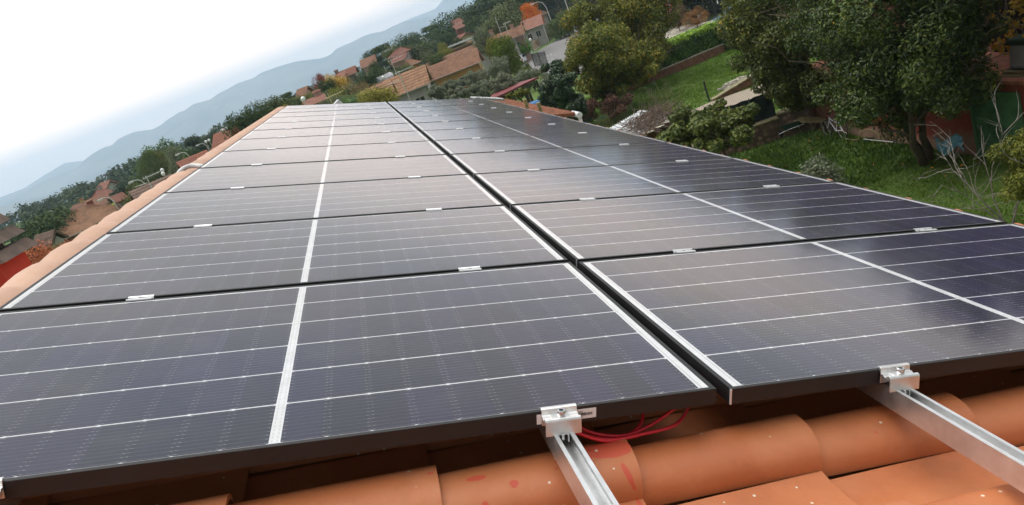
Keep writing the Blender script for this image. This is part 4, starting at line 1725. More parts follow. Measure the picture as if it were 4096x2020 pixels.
# ------------ hedges
def hedge(name, label, p0, p1, h0, h1, wdt, n, leaf, mat, seed, zb=0.0):
    p0, p1 = Vector((p0.x, p0.y, 0)), Vector((p1.x, p1.y, 0))
    t = thing(name, label, 'hedge', p0)
    d = p1 - p0
    L = d.length
    d.normalize()
    nn = Vector((-d.y, d.x, 0))
    rg = np.random.default_rng(seed)
    s = rg.random(n) * L
    side = rg.random(n)
    H = h0 + (h1 - h0) * s / L
    prof = wdt / 2
    top = side < 0.36
    fr_ = (side >= 0.36) & (side < 0.75)
    a = np.where(top, rg.uniform(-prof, prof, n), np.where(fr_, -prof, prof))
    z = np.where(top, H, zb + rg.random(n) * (H - zb))
    bump = 0.09 * np.sin(s * 2.1) + 0.06 * np.sin(s * 5.3 + z * 3)
    jit = rg.normal(0, 0.045, (n, 3))
    a = np.where(top, a, a + np.where(fr_, -bump, bump))
    z = np.where(top, z + bump * 0.7, z)
    P = np.stack([d.x * s + nn.x * a, d.y * s + nn.y * a, z], 1) + jit
    nr = np.stack([np.where(top, 0, np.where(fr_, -nn.x, nn.x)), np.where(top, 0, np.where(fr_, -nn.y, nn.y)), np.where(top, 1.0, 0.25)], 1)
    N = unit(nr + rg.normal(size=(n, 3)) * 0.5)
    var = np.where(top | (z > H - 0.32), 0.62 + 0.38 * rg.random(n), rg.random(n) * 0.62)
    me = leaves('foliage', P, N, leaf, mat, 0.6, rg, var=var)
    o = bpy.data.objects.new('foliage', me)
    COL.objects.link(o)
    o.parent = t
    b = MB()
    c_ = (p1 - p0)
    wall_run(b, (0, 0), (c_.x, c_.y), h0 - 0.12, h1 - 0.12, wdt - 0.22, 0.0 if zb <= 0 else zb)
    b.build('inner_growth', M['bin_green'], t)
    return t


h0 = at(2440, 402, 0)
h1 = at(3060, 140, 0)
hd = (h1 - h0).normalized()
hn = Vector((-hd.y, hd.x, 0))
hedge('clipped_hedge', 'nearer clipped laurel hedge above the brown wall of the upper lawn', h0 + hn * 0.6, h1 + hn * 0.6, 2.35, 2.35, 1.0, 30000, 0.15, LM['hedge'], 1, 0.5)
g0, g1 = at(2600, 300, 0), at(3040, 110, 0)
g0, g1 = at(2590, 182, 2.2), at(2960, 68, 2.2)
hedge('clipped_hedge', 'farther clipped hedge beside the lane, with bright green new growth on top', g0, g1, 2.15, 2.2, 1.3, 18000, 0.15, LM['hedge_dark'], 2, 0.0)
t = thing('brown_wall', 'low brown block wall under the nearer hedge', 'wall', h0)
b = MB()
wall_run(b, (0, 0), (h1 - h0)[:2], 0.62, 0.62, 0.3)
b.build('masonry', M['brick_wall'], t)
b = MB()
wall_run(b, (0, 0), (h1 - h0)[:2], 0.70, 0.70, 0.36, 0.622)
b.build('coping', M['rock'], t)

# ------------ trees and bushes near by
c = far(3560, 205, 26.5)
near_tree('laurel_tree', 'big dark laurel tree in front of the red outbuilding', 'tree', (16.3, 20.2, 0), c, (2.6, 3.1, 3.0), 54000, 0.15, LM['laurel'], 0.36, 70, 0.26, 1, 0.13, 3,
          extra=[(far(3450, 430, 27.5), (0.85, 0.95, 0.75), 5500), (far(3790, 320, 25.5), (1.3, 1.3, 1.35), 9000), (far(3650, 350, 27), (1.4, 1.4, 0.8), 6500), (Vector((16.3, 20.4, 7.6)), (2.7, 3.4, 3.2), 30000), (Vector((16.0, 16.0, 7.6)), (2.3, 2.8, 3.2), 22000), (Vector((16.6, 24.8, 7.4)), (2.3, 2.8, 3.2), 20000), (far(3300, 90, 28.0), (1.4, 1.4, 1.7), 9000), (far(3860, 90, 25.5), (1.1, 1.1, 1.6), 7000)])
c = far(3110, 190, 34)
near_tree('laurel_tree', 'lighter laurel tree flecked with yellow leaves, left of the big dark one', 'tree', (17.9, 31.5, 0), c, (2.1, 2.4, 3.2), 34000, 0.17, LM['laurel2'], 0.42, 60, 0.26, 5, 0.10, 2,
          extra=[(Vector((17.9, 30.8, 7.0)), (2.4, 2.9, 2.8), 14000), (far(3180, 360, 34), (1.2, 1.2, 1.0), 5000), (far(2990, 60, 34), (1.2, 1.2, 1.5), 5000)])
c = far(2415, 235, 52)
near_tree('autumn_tree', 'round tree turning orange on top, in front of the other one', 'tree', (16.6, 52.5, 0), c, (3.2, 3.2, 2.7), 42000, 0.20, LM['sumac'], 0.5, 60, 0.27, 7, 0.13, 2, 3,
          extra=[(far(2560, 270, 52), (1.6, 1.6, 1.5), 6000), (far(2440, 350, 52), (1.9, 1.9, 1.2), 6000)])
c = far(2530, 120, 57)
near_tree('autumn_tree', 'larger olive brown tree standing behind the orange topped one', 'tree', (19.0, 57.5, 0), c, (3.7, 3.7, 3.6), 46000, 0.21, LM['sumac'], 0.5, 70, 0.25, 9, 0.16, 3, 3,
          extra=[(far(2350, 90, 57), (2.0, 2.0, 1.8), 7000), (far(2560, -20, 58), (3.3, 3.3, 2.4), 9000)])
c = far(2248, 372, 46)
near_tree('ivy_bush', 'tall dark bush overgrown with ivy at the end of our roof', 'bush', (11.9, 44.6, 0), c, (1.35, 1.8, 2.5), 30000, 0.16, LM['ivy'], 0.7, 50, 0.24, 11, 0.12,
          extra=[(far(2185, 410, 45.5), (0.6, 0.8, 0.8), 3500), (far(2290, 440, 46), (1.1, 1.2, 1.3), 5000)])
c = far(2830, 530, 31.0)
near_tree('oak_sapling', 'young oak with scattered orange leaves in front of the shade net', 'tree', (11.8, 26.5, 0), c, (2.05, 1.9, 1.15), 13500, 0.19, LM['oak'], 0.55, 44, 0.30, 13, 0.07, 3, 2,
          extra=[(far(2720, 470, 31), (0.55, 0.55, 0.5), 900), (far(2960, 480, 31), (0.9, 0.8, 0.65), 2300)])
near_tree('laurel_tree', 'tall dark laurel beside the yellow bush, mirrored in the nearest right panel', 'tree', (15.7, 11.6, 0), (16.0, 12.6, 7.6), (2.5, 3.6, 3.6), 24000, 0.24, LM['laurel'], 0.4, 50, 0.3, 19, 0.15, 2)
# reddish dead shrubs under the autumn trees
near_tree('dead_shrub', 'reddish brown dead shrub left of the forked trunks', 'shrub', at(2345, 470, 0), far(2340, 445, 50.5), (1.3, 1.2, 0.95), 5500, 0.13, LM['dead'], 0.4, 20, 0.35, 15, 0.05, bark='stick')
near_tree('dead_shrub', 'reddish brown dead shrub right of the forked trunks', 'shrub', at(2460, 470, 0), far(2455, 425, 50), (1.25, 1.2, 0.9), 5500, 0.13, LM['dead'], 0.4, 20, 0.35, 16, 0.05, bark='stick')
near_tree('low_shrub', 'small pale leaved shrub poking up behind the right panel edge', 'shrub', at(3290, 745, 0), far(3290, 705, 27.3), (0.75, 0.8, 0.8), 3400, 0.10, LM['olive'], 0.6, 24, 0.4, 17, 0.03)
near_tree('yellow_bush', 'yellow green bush at the right edge of the picture', 'bush', (14.6, 13.6, 0), far(4125, 640, 21.8), (0.7, 0.9, 1.05), 9500, 0.08, LM['yellow'], 0.5, 36, 0.3, 18, 0.06,
          extra=[(far(4100, 760, 21.5), (0.6, 0.6, 0.8), 2500)])

# bare shrub at the right edge
bs = at(4060, 900, 0)
t = thing('bare_shrub', 'leafless shrub with long pale twigs by the right panel corner', 'shrub', (bs.x - .2, bs.y, 0))
rgb = np.random.default_rng(31)
b = MB()


def twig(p, d, L, r_, depth):
    pts_ = [p]
    n = 6
    for s in range(n):
        d = (d + Vector((rgb.normal() * .16, rgb.normal() * .16, rgb.normal() * .12 + 0.03))).normalized()
        pts_.append(pts_[-1] + d * (L / n))
    b.tube(pts_, [r_ * (1 - 0.8 * k / n) for k in range(n + 1)], 5)
    if depth:
        for k in range(4 if depth > 1 else 3):
            i = int(rgb.integers(2, n + 1))
            dd_ = (d + Vector((rgb.normal() * .75, rgb.normal() * .75, rgb.normal() * .45 + .15))).normalized()
            twig(pts_[i], dd_, L * rgb.uniform(.4, .65), r_ * .55, depth - 1)


goals = [far(3800, 590, 22.3), far(3890, 620, 22.3), far(3985, 600, 22), far(4050, 640, 21.5), far(3760, 740, 22), far(3950, 760, 21.5)]
for g in goals:
    g = Vector(g) - Vector((bs.x - .2, bs.y, 0))
    twig(Vector((rgb.normal() * .1, rgb.normal() * .1, 0)), g.normalized(), g.length, 0.024, 2)
b.build('twigs', M['bare_twig'], t)

# ------------ sheet-roofed lean-to with dry vine, black railing
def roof_pt(u, v_, z):
    return at(u, v_, z)


zc_ = 2.3
A1, A2, A3, A4 = at(2440, 512, zc_ - .1), at(2566, 440, zc_), at(2712, 462, zc_), at(2560, 545, zc_ - .1)
t = thing('sheet_roof_shed', 'low shed roofed in white corrugated sheets under dry vine stems', 'shed', (A2.x, A2.y, 0))
b = MB()
n = 60
vs, fs = [], []
for i in range(n + 1):
    f = i / n
    pa_, pb_ = A1.lerp(A2, f), A4.lerp(A3, f)
    hgt = 0.045 * math.sin(f * PI * 2 * 15)
    for p in (pa_, pa_.lerp(pb_, .5), pb_):
        vs.append((p.x - A2.x, p.y - A2.y, p.z + hgt))
        vs.append((p.x - A2.x, p.y - A2.y, p.z + hgt - 0.02))
for i in range(n):
    for j in (0, 2):
        a = i * 6 + j
        fs.append((a, a + 2, a + 8, a + 6))
        fs.append((a + 1, a + 7, a + 9, a + 3))
    a = i * 6
    fs.append((a, a + 6, a + 7, a + 1))
    fs.append((a + 4, a + 5, a + 11, a + 10))
b.add(vs, fs)
b.build('roof', M['dirty_white'], t)
for p in (A1, A2, A3, A4):
    b = MB()
    q = (p - Vector((A2.x, A2.y, 0)))
    b.tube([(q.x, q.y, 0), (q.x, q.y, q.z - 0.06)], 0.06, 6)
    b.build('post', M['post'], t)
b = MB()
cc = (A1 + A2 + A3 + A4) / 4 - Vector((A2.x, A2.y, 0))
e1, e2 = (A3 - A2) * 0.42, (A1 - A2) * 0.40
b.add([tuple(cc + e1 + e2 - Vector((0, 0, cc.z))), tuple(cc + e1 - e2 - Vector((0, 0, cc.z))), tuple(cc - e1 - e2 - Vector((0, 0, cc.z))), tuple(cc - e1 + e2 - Vector((0, 0, cc.z))),
       tuple(cc + e1 + e2 - Vector((0, 0, .2))), tuple(cc + e1 - e2 - Vector((0, 0, .2))), tuple(cc - e1 - e2 - Vector((0, 0, .2))), tuple(cc - e1 + e2 - Vector((0, 0, .2)))],
      [(0, 1, 5, 4), (1, 2, 6, 5), (2, 3, 7, 6), (3, 0, 4, 7)])
b.build('wall', M['brick_wall'], t)

t = thing('dry_vine', 'tangle of dry brown vine stems over the white sheet roof', 'vine', (A2.x, A2.y, 0))
rgd = np.random.default_rng(12)
b = MB()
for k in range(520):
    f, g = rgd.uniform(.02, .98), rgd.uniform(0.35, 1.1)
    if g < 0.35 + 0.25 * math.sin(f * 7):
        continue
    p = A1.lerp(A2, f).lerp(A4.lerp(A3, f), g) - Vector((A2.x, A2.y, 0))
    p.z += rgd.uniform(0.02, 0.42) * math.sin(PI * min(1, max(0, (g - .3) * 1.4)))
    d = Vector((rgd.normal(), rgd.normal(), rgd.normal() * .3)).normalized()
    pts_ = [p]
    for s in range(5):
        d = (d + Vector((rgd.normal() * .4, rgd.normal() * .4, rgd.normal() * .25))).normalized()
        q = pts_[-1] + d * 0.18
        q.z = max(q.z, zc_ - .05)
        pts_.append(q)
    b.tube(pts_, 0.013, 4)
b.build('stems', M['stick'], t)
# white board edge pieces on the near side
for k in range(4):
    f = 0.1 + k * 0.24
    p = A4.lerp(A3, f)
    t = thing('white_board', ['lowest', 'second lowest', 'second highest', 'highest'][k] + ' of the four white boards jutting from the vine covered roof', 'board', (p.x, p.y, p.z + 0.05), group='white boards on the shed roof')
    b = MB()
    b.box((0.1, -0.12, 0), (1.1, 0.22, 0.03), rz=R(100 + k * 4), mat=Matrix.Rotation(R(8), 3, 'Y'))
    b.build('board', M['cream'], t)
# black railing of the gate
r0, r1 = at(2572, 538, 1.9), at(2720, 455, 1.9)
t = thing('iron_gate', 'black iron gate with scrolled bars half hidden by the young oak', 'gate', (r0.x, r0.y, 0))
b = MB()
dR = r1 - r0
LR_ = dR.length
for z in (1.9, 1.65, 0.25):
    b.tube([(0, 0, z), (dR.x, dR.y, z)], 0.03, 5)
k = 0
while k * 0.13 < LR_:
    f = k * 0.13 / LR_
    b.tube([(dR.x * f, dR.y * f, 0.1), (dR.x * f, dR.y * f, 1.9)], 0.012, 4)
    if k % 5 == 0:
        b.tube([(dR.x * f, dR.y * f, 0), (dR.x * f, dR.y * f, 2.05)], 0.04, 5)
    if k % 2:
        c_ = Vector((dR.x * f, dR.y * f, 1.77))
        for a in range(6):
            a0, a1 = a * PI / 3, (a + 1) * PI / 3
            ux = dR.normalized()
            b.tube([c_ + ux * .07 * math.cos(a0) + Vector((0, 0, .07 * math.sin(a0))), c_ + ux * .07 * math.cos(a1) + Vector((0, 0, .07 * math.sin(a1)))], 0.009, 4)
    k += 1
b.build('bars', M['post_dark'], t)
# white garden table glimpsed behind the oak
p = at(2800, 490, 1.0)
t = thing('white_table', 'white table top glimpsed through the young oak', 'table', (p.x, p.y, 0), rz=R(25))
b = MB()
b.box((0, 0, 1.0), (2.2, 1.1, 0.05))
b.build('top', M['white_metal'], t)
for sx in (-1, 1):
    for sy in (-1, 1):
        b = MB()
        b.tube([(sx * .95, sy * .42, 0), (sx * .95, sy * .42, .975)], 0.03, 6)
        b.build('leg', M['white_metal'], t)

# tall dry grass tufts behind the shed
for k, (u, v_, lab) in enumerate(((2640, 430, 'tall dry grass tuft above the white sheet roof'), (2500, 478, 'dry grass tuft left of the white sheet roof'), (2430, 512, 'low dry grass tuft by the tile ends'))):
    p = at(u, v_, 0.0) if k else at(u, v_ + 14, 1.2)
    t = thing('grass_tuft', lab, 'grass tuft', (p.x, p.y, 0), group='dry grass tufts behind the shed')
    rgt = np.random.default_rng(40 + k)
    b = MB()
    hh = [2.9, 1.4, 1.1][k]
    for s in range([60, 36, 30][k]):
        x, y = rgt.normal(0, [.75, .5, .4][k]), rgt.normal(0, .3)
        l = Vector((rgt.normal() * .3, rgt.normal() * .2, 0))
        h_ = hh * rgt.uniform(.6, 1.1)
        b.tube([(x, y, 0), (x + l.x * .3, y + l.y * .3, h_ * .6), (x + l.x, y + l.y, h_ * .92), (x + l.x * 1.6, y + l.y * 1.6, h_ * .9)], [.012, .010, .007, .002], 4)
    b.build('stalks', LM['dry'], t)

# composter, hose, odds and ends
p = at(2345, 492, 0)
t = thing('compost_bin', 'dark green compost bin with a pale handle on the lid', 'bin', p, rz=R(-20))
b = MB()
b.box((0, 0, .45), (1.0, .9, .9), taper=.86)
b.build('body', M['bin_green'], t, bevel=.05)
b = MB()
b.box((0, 0, .96), (.92, .84, .12), taper=.85)
lid = b.build('lid', simple("green_lid", (0.045, 0.075, 0.045), 0.5), t, bevel=.03)
b = MB()
b.box((-.1, .1, 1.05), (.42, .07, .04))
b.build('handle', M['white_metal'], lid)
p = at(2400, 478, 0.1)
t = thing('green_hose', 'coil of bright green hose beside the compost bin', 'hose', p)
b = MB()
b.tube([(0.45 * math.cos(a * .5) * (1 - a * .01), .35 * math.sin(a * .5), .03 + a * .004) for a in range(26)], .022, 5)
b.build('coil', simple("green_hose_rubber", (0.03, 0.22, 0.09), .5), t)
p = at(2412, 438, 0)
t = thing('white_basin', 'small white basin hanging on a stick by the dead shrubs', 'basin', p)
b = MB()
b.lathe([(.05, .95), (.2, 1.0), (.27, 1.2), (.24, 1.2), (.17, 1.03), (.02, .99)], seg=14)
b.build('bowl', M['dirty_white'], t)
b = MB()
b.tube([(0, 0, 0), (0, 0, .96)], .02, 5)
b.build('stick', M['stick'], t)

# ------------ neighbouring annex: mossy tiled roof, posts, gutter, clear sheet
moss = Mat("mossy_far_tiles", 0.95)
P = moss.pos()
a = moss.noise(P, 6.5, 7, .75)
moss.color(moss.ramp(a, [(0.3, (0.10, 0.055, 0.03)), (0.5, (0.21, 0.082, 0.045)), (0.62, (0.32, 0.13, 0.075)), (0.75, (0.17, 0.115, 0.055))]))
moss.bump(a, .5, .03)
M['moss_tile'] = moss.m


def wave_roof(name, corners, mat, parent, pitch=0.22, amp=0.035, rows=0, thick=0.05, origin=Vector((0, 0, 0))):
    """tiled roof slope; corners: eave left, eave right, ridge right, ridge left. Ribs run eave to ridge."""
    a, b_, c_, d_ = [Vector(p) - origin for p in corners]
    W_ = max((b_ - a).length, (c_ - d_).length)
    n = max(4, int(W_ / pitch)) * 4
    n = min(n, 260)
    H_ = ((d_ - a).length + (c_ - b_).length) / 2
    rws = rows or max(2, int(H_ / 0.38))
    rws = min(rws, 26)
    nrm = (b_ - a).cross(d_ - a).normalized()
    if nrm.z < 0:
        nrm = -nrm
    vs, fs = [], []
    for j in range(rws):
        for e in (0, 1):
            g = (j + e) / rws
            lift = 0.0 if e else 0.03
            for i in range(n + 1):
                f = i / n
                ph = (f * n / 4) % 1.0
                h = amp * max(0.0, math.sin(ph * 2 * PI)) + lift
                p = a.lerp(b_, f).lerp(d_.lerp(c_, f), g) + nrm * h
                vs.append(p)
    m_ = n + 1
    for j in range(rws):
        for i in range(n):
            o_ = 2 * j * m_ + i
            fs.append((o_, o_ + 1, o_ + m_ + 1, o_ + m_))
            if j < rws - 1:
                q = o_ + m_
                fs.append((q, q + 1, q + m_ + 1, q + m_))
    o0 = len(vs)
    for p in (a, b_, c_, d_):
        vs.append(p - nrm * thick)
    fs.append((o0 + 3, o0 + 2, o0 + 1, o0))
    fs.append((0, o0, o0 + 1, n))
    L0, L1 = 0, (2 * rws - 1) * m_
    fs.append((L0, L1, o0 + 3, o0))
    fs.append((n, o0 + 1, o0 + 2, L1 + n))
    fs.append((L1, L1 + n, o0 + 2, o0 + 3))
    b2_ = MB()
    b2_.add(vs, fs)
    return b2_.build(name, mat, parent)


an = [far(2280, 452, 19.5), far(1985, 402, 25.5), far(1900, 400, 24.0), far(2225, 505, 16.0)]
t = thing('annex', 'low neighbouring annex with a mossy tiled roof beyond our eave', 'annex', (4, 20, 0))
O_ = Vector((4, 20, 0))
e0, e1 = Vector((4.28, 16.4, 6.72)), Vector((4.1, 25.0, 6.80))
k0, k1 = Vector((1.6, 16.2, 7.62)), Vector((1.6, 25.0, 7.66))
wave_roof('roof', (e0, e1, k1, k0), M['moss_tile'], t, origin=O_)
b = MB()
b.b2((-2.4, k0.y - 20 + .25, 0), (e0.x - O_.x - .3, 4.8, 6.55))
b.add([(-2.4, -3.3, 6.5), (-.02, -3.3, 6.5), (-.02, -3.3, 6.70), (-2.4, -3.3, 7.48)], [(0, 1, 2, 3)])
b.build('wall', M['dirty_white'], t)
b = MB()
b.tube([(e0.x - 4 + .08, e0.y - 20 - .1, e0.z - .05), (e0.x - 4 + .08, e0.y - 20 + .5, e0.z - .05)], .075, 8)
b.tube([(e0.x - 4 + .08, e0.y - 20 - .05, e0.z - .05), (e0.x - 4 + .05, e0.y - 20 - .05, e0.z - .45), (e0.x - 4 - .3, e0.y - 20 + .1, e0.z - .7), (e0.x - 4 - .3, e0.y - 20 + .1, 0)], .05, 8)
b.build('gutter', M['white_metal'], t)
for k, (u, v_) in enumerate(((2110, 437), (2165, 450))):
    p = far(u, v_, 18.6)
    t = thing('wooden_post', ['left', 'right'][k] + ' of the two stubby wooden posts standing on the mossy roof', 'post', p)
    t.rotation_euler = (R(0), R(4 - 3 * k), 0)
    b = MB()
    b.box((0, 0, -.05), (.085, .085, .62))
    b.build('post', M['wood_green'], t, bevel=.008)
    b = MB()
    b.box((0, -.047, .1), (.02, .012, .02))
    b.box((0, -.047, -.12), (.02, .012, .02))
    b.build('bolt_heads', M['rubber'], t)
q = [far(1905, 396, 16.2), far(2020, 403, 17.4), far(1990, 392, 19.2), far(1880, 389, 18.2)]
t = thing('clear_roof_sheet', 'pale corrugated roofing sheet lying beyond the far right panel corner', 'sheet', q[0])
wave_roof('sheet', q, M['zinc'], t, pitch=.12, amp=.02, rows=1, thick=.004, origin=q[0])

# red sheet carport with swing frame beneath
zc_ = 3.35
pA, pB = far(1962, 392, 50), far(2148, 313, 52.5)
up_ = Vector((0, 0, 1))
dirc = (pB - pA)
dirc.z = 0
dn = Vector((-dirc.y, dirc.x, 0)).normalized()
t = thing('red_carport', 'long low carport with a thin dark red sheet roof', 'carport', (pA.x, pA.y, 0))
b = MB()
zA = (pA.z + pB.z) / 2
v = []
for s_, z_ in ((-0.2, 0.0), (2.6, -0.08)):
    for e in (Vector((0, 0, 0)), dirc * 1.0):
        p = e + dn * s_
        v.append(Vector((p.x, p.y, zA + z_)))
v2 = [p - Vector((0, 0, .12)) for p in v]
b.add(v + v2, [(0, 1, 3, 2), (4, 6, 7, 5), (0, 4, 5, 1), (2, 3, 7, 6), (0, 2, 6, 4), (1, 5, 7, 3)])
b.build('roof', M['red_sheet'], t)
for f in (0.03, 0.35, 0.66, 0.97):
    for s_ in (0.0, 2.4):
        b = MB()
        p = dirc * f + dn * s_
        b.box((p.x, p.y, (zA - .2) / 2), (.1, .1, zA - .2))
        b.build('post', M['post_dark'], t)
b = MB()
pm = dirc * 0.5 + dn * 2.45
b.box((pm.x, pm.y, 1.3), (dirc.length * .98, .08, 2.6), rz=math.atan2(dirc.y, dirc.x))
b.build('under_roof_shade', M['net'], t)  # dark sheet added to stand for the shade under the carport roof
near_tree('low_hedge', 'narrow leafy hedge growing under the red carport roof', 'hedge', (pA.x + dirc.x * .5, pA.y + dirc.y * .5 - .3, 0), far(2055, 388, 49), (1.5, .4, .3), 3500, .14, LM['yellow'], .6, 26, .5, 60, .03)
sw = at(2140, 418, 0)
sw = far(2135, 412, 45)
t = thing('swing_frame', 'white tubular swing frame with an orange cloth hung on it', 'frame', (sw.x, sw.y, 0), rz=R(-18))
b = MB()
for z in (1.35 + sw.z * 0, 2.3):
    b.tube([(-.85, 0, z), (.85, 0, z)], .035, 6)
for x in (-.85, .85):
    b.tube([(x, 0, 2.3), (x - .05, -.1, 0)], .035, 6)
    b.tube([(x, 0, 2.3), (x + .3, 1.0, 0)], .03, 6)
b.build('tubes', M['white_metal'], t)
t = thing('orange_cloth', 'strip of orange cloth hanging inside the white swing frame', 'cloth', (sw.x - .15, sw.y, 1.95))
b = MB()
b.box((0, -.05, 0), (.16, .05, .62), taper=.6)
b.box((.04, -.06, -.35), (.14, .05, .3))
b.build('strip', M['orange_cloth'], t)
p = far(2126, 411, 43)
t = thing('paddling_pool', 'crumpled blue plastic paddling pool at the foot of the white frame', 'pool', (p.x, p.y, 0.0))
b = MB()
b.lathe([(.3, max(.0, p.z - .35)), (.45, p.z - .3), (.5, p.z - .1), (.42, p.z), (.36, p.z - .02), (.05, p.z - .1)], seg=16)
b.build('rim', M['pool_blue'], t)

# the taller red house beyond the laurels, mirrored in the panels
t = thing('red_house', 'tall red house with a tiled roof glimpsed through the dark laurel', 'house', (31, 29, 0))
b = MB()
b.b2((-5, -9, 0), (5, 6, 6.7))
b.build('wall', simple('maroon_render', (.13, .035, .028), .9, 0, .15, 1), t)
wave_roof('roof', (Vector((-5.6, 6.6, 6.7)), Vector((-5.6, -9.6, 6.7)), Vector((0, -9.6, 8.4)), Vector((0, 6.6, 8.4))), M['moss_tile'], t, thick=.15)
wave_roof('roof', (Vector((5.6, -9.6, 6.7)), Vector((5.6, 6.6, 6.7)), Vector((0.001, 6.6, 8.4)), Vector((0.001, -9.6, 8.4))), M['moss_tile'], t, thick=.15)
for y in (-6, -1.5, 3):
    b = MB()
    b.b2((-5.06, y - .55, 4.6), (-5.003, y + .55, 6.1))
    b.build('window', M['green_door'], t)
# ------------------------------------------------------------------ tree kinds of the village, one mesh each, shared by its copies
def proto_crown(kind, seed, n=2600, leaf=0.075):
    rg = np.random.default_rng(seed)
    L = []
    if kind == 'round':
        L = lumps_round(rg, 34, 0.36, 0.36, 0.52, 0.17)
    elif kind == 'tall':
        for i in range(30):
            z = rg.uniform(0.05, 0.95)
            w = 0.32 * math.sin(PI * min(1, z * 0.85 + .13)) ** 0.6
            a = rg.uniform(0, 6.28)
            L.append((np.array([math.cos(a) * w * .6, math.sin(a) * w * .6, z]), np.array([.2, .2, .12]) * rg.uniform(.7, 1.2)))
    elif kind == 'cone':
        for i in range(34):
            z = rg.random() ** 1.3 * 0.95
            w = 0.42 * (1 - z) + .05
            a = rg.uniform(0, 6.28)
            L.append((np.array([math.cos(a) * w * .7, math.sin(a) * w * .7, z + .03]), np.array([.15, .15, .09]) * rg.uniform(.7, 1.3)))
    elif kind == 'umbrella':
        for i in range(44):
            a, r_ = rg.uniform(0, 6.28), math.sqrt(rg.random()) * 0.42
            z = 0.78 * math.sqrt(max(0, 1 - (r_ / .5) ** 2))
            L.append((np.array([math.cos(a) * r_, math.sin(a) * r_, .08 + z * rg.uniform(.75, 1)]), np.array([.12, .12, .13])))
    elif kind == 'cedar':
        for i in range(40):
            z = rg.choice([.15, .32, .5, .68, .85]) + rg.normal() * .02
            w = .5 * (1 - z * .75)
            a, r_ = rg.uniform(0, 6.28), math.sqrt(rg.random()) * w
            L.append((np.array([math.cos(a) * r_, math.sin(a) * r_, z]), np.array([.15, .15, .055])))
    elif kind == 'airy':
        L = lumps_round(rg, 46, 0.38, 0.40, 0.52, 0.11)
    P, N = crown_points(n, L, rg, 0.45)
    lo, hi = np.percentile(P[:, 2], (0.5, 99.6))
    P[:, 2] = (P[:, 2] - lo) / (hi - lo)
    for k in (0, 1):
        lo, hi = np.percentile(P[:, k], (1.5, 98.5))
        P[:, k] = (P[:, k] - (lo + hi) / 2) / (hi - lo)
    return leaves('crown', P, N, leaf, M['far_leaf'], 0.6, rg, quad=True)


PROTO = {k: [proto_crown(k, s + 100 * i, n, lf) for i in range(c)] for k, s, n, lf, c in
         (('round', 1, 9500, .050, 4), ('tall', 7, 6500, .045, 2), ('cone', 9, 9000, .042, 1), ('umbrella', 11, 9500, .042, 1), ('cedar', 13, 8000, .048, 1), ('airy', 17, 8500, .042, 3))}
tb = MB()
tb.tube([(0, 0, 0), (0.02, 0, .35), (-.02, .01, .7), (0, 0, 1)], [.5, .42, .33, .15], 7)
for k in range(6):
    a = k * 1.05
    tb.tube([(0, 0, .55 + .05 * k), (2.2 * math.cos(a), 2.2 * math.sin(a), .85 + .02 * k)], [.2, .05], 5)
TR0 = tb.build('trunk', M['bark'])
TRM = TR0.data
bpy.data.objects.remove(TR0)
DG, MG, OG, YG, GG, BR, RD, YL, OR_ = (.032, .050, .019), (.055, .075, .024), (.085, .092, .030), (.12, .125, .025), (.085, .10, .06), (.13, .10, .05), (.16, .035, .03), (.30, .20, .04), (.36, .11, .015)
HEDGES = []


def tree_at(u, vt, D, wpx, hpx, kind, col, label, cat='tree', name=None, group=None, var=None):
    s = D / FPX
    top = far(u, vt, D)
    bot = far(u, vt + hpx * 0.93, D)
    h = hpx * s * 1.04
    w_ = wpx * s
    gz = float(ground_h(np.array(top.x), np.array(top.y)))
    t = thing(name or {'round': 'broadleaf_tree', 'tall': 'column_tree', 'cone': 'conifer', 'umbrella': 'umbrella_pine', 'cedar': 'cedar_tree', 'airy': 'olive_tree'}[kind], label, cat, (top.x, top.y, gz), rz=random.uniform(0, 6.28), group=group)
    z0 = top.z - h - gz
    if z0 > 0.16 * (top.z - gz):
        h = min(h * 1.75, h + z0 - 0.16 * (top.z - gz))
        z0 = top.z - h - gz
    if z0 < 0:
        z0, h = -0.05, top.z - gz + .05
    o = bpy.data.objects.new('crown', random.choice(PROTO[kind]) if var is None else PROTO[kind][var % len(PROTO[kind])])
    COL.objects.link(o)
    o.parent = t
    o.location = (0, 0, z0)
    o.scale = (w_ * 1.2, w_ * 1.2, h)
    o.color = c4(col)
    k = bpy.data.objects.new('trunk', TRM)
    COL.objects.link(k)
    k.parent = t
    k.scale = (w_ * .055, w_ * .055, z0 + h * .6)
    return t


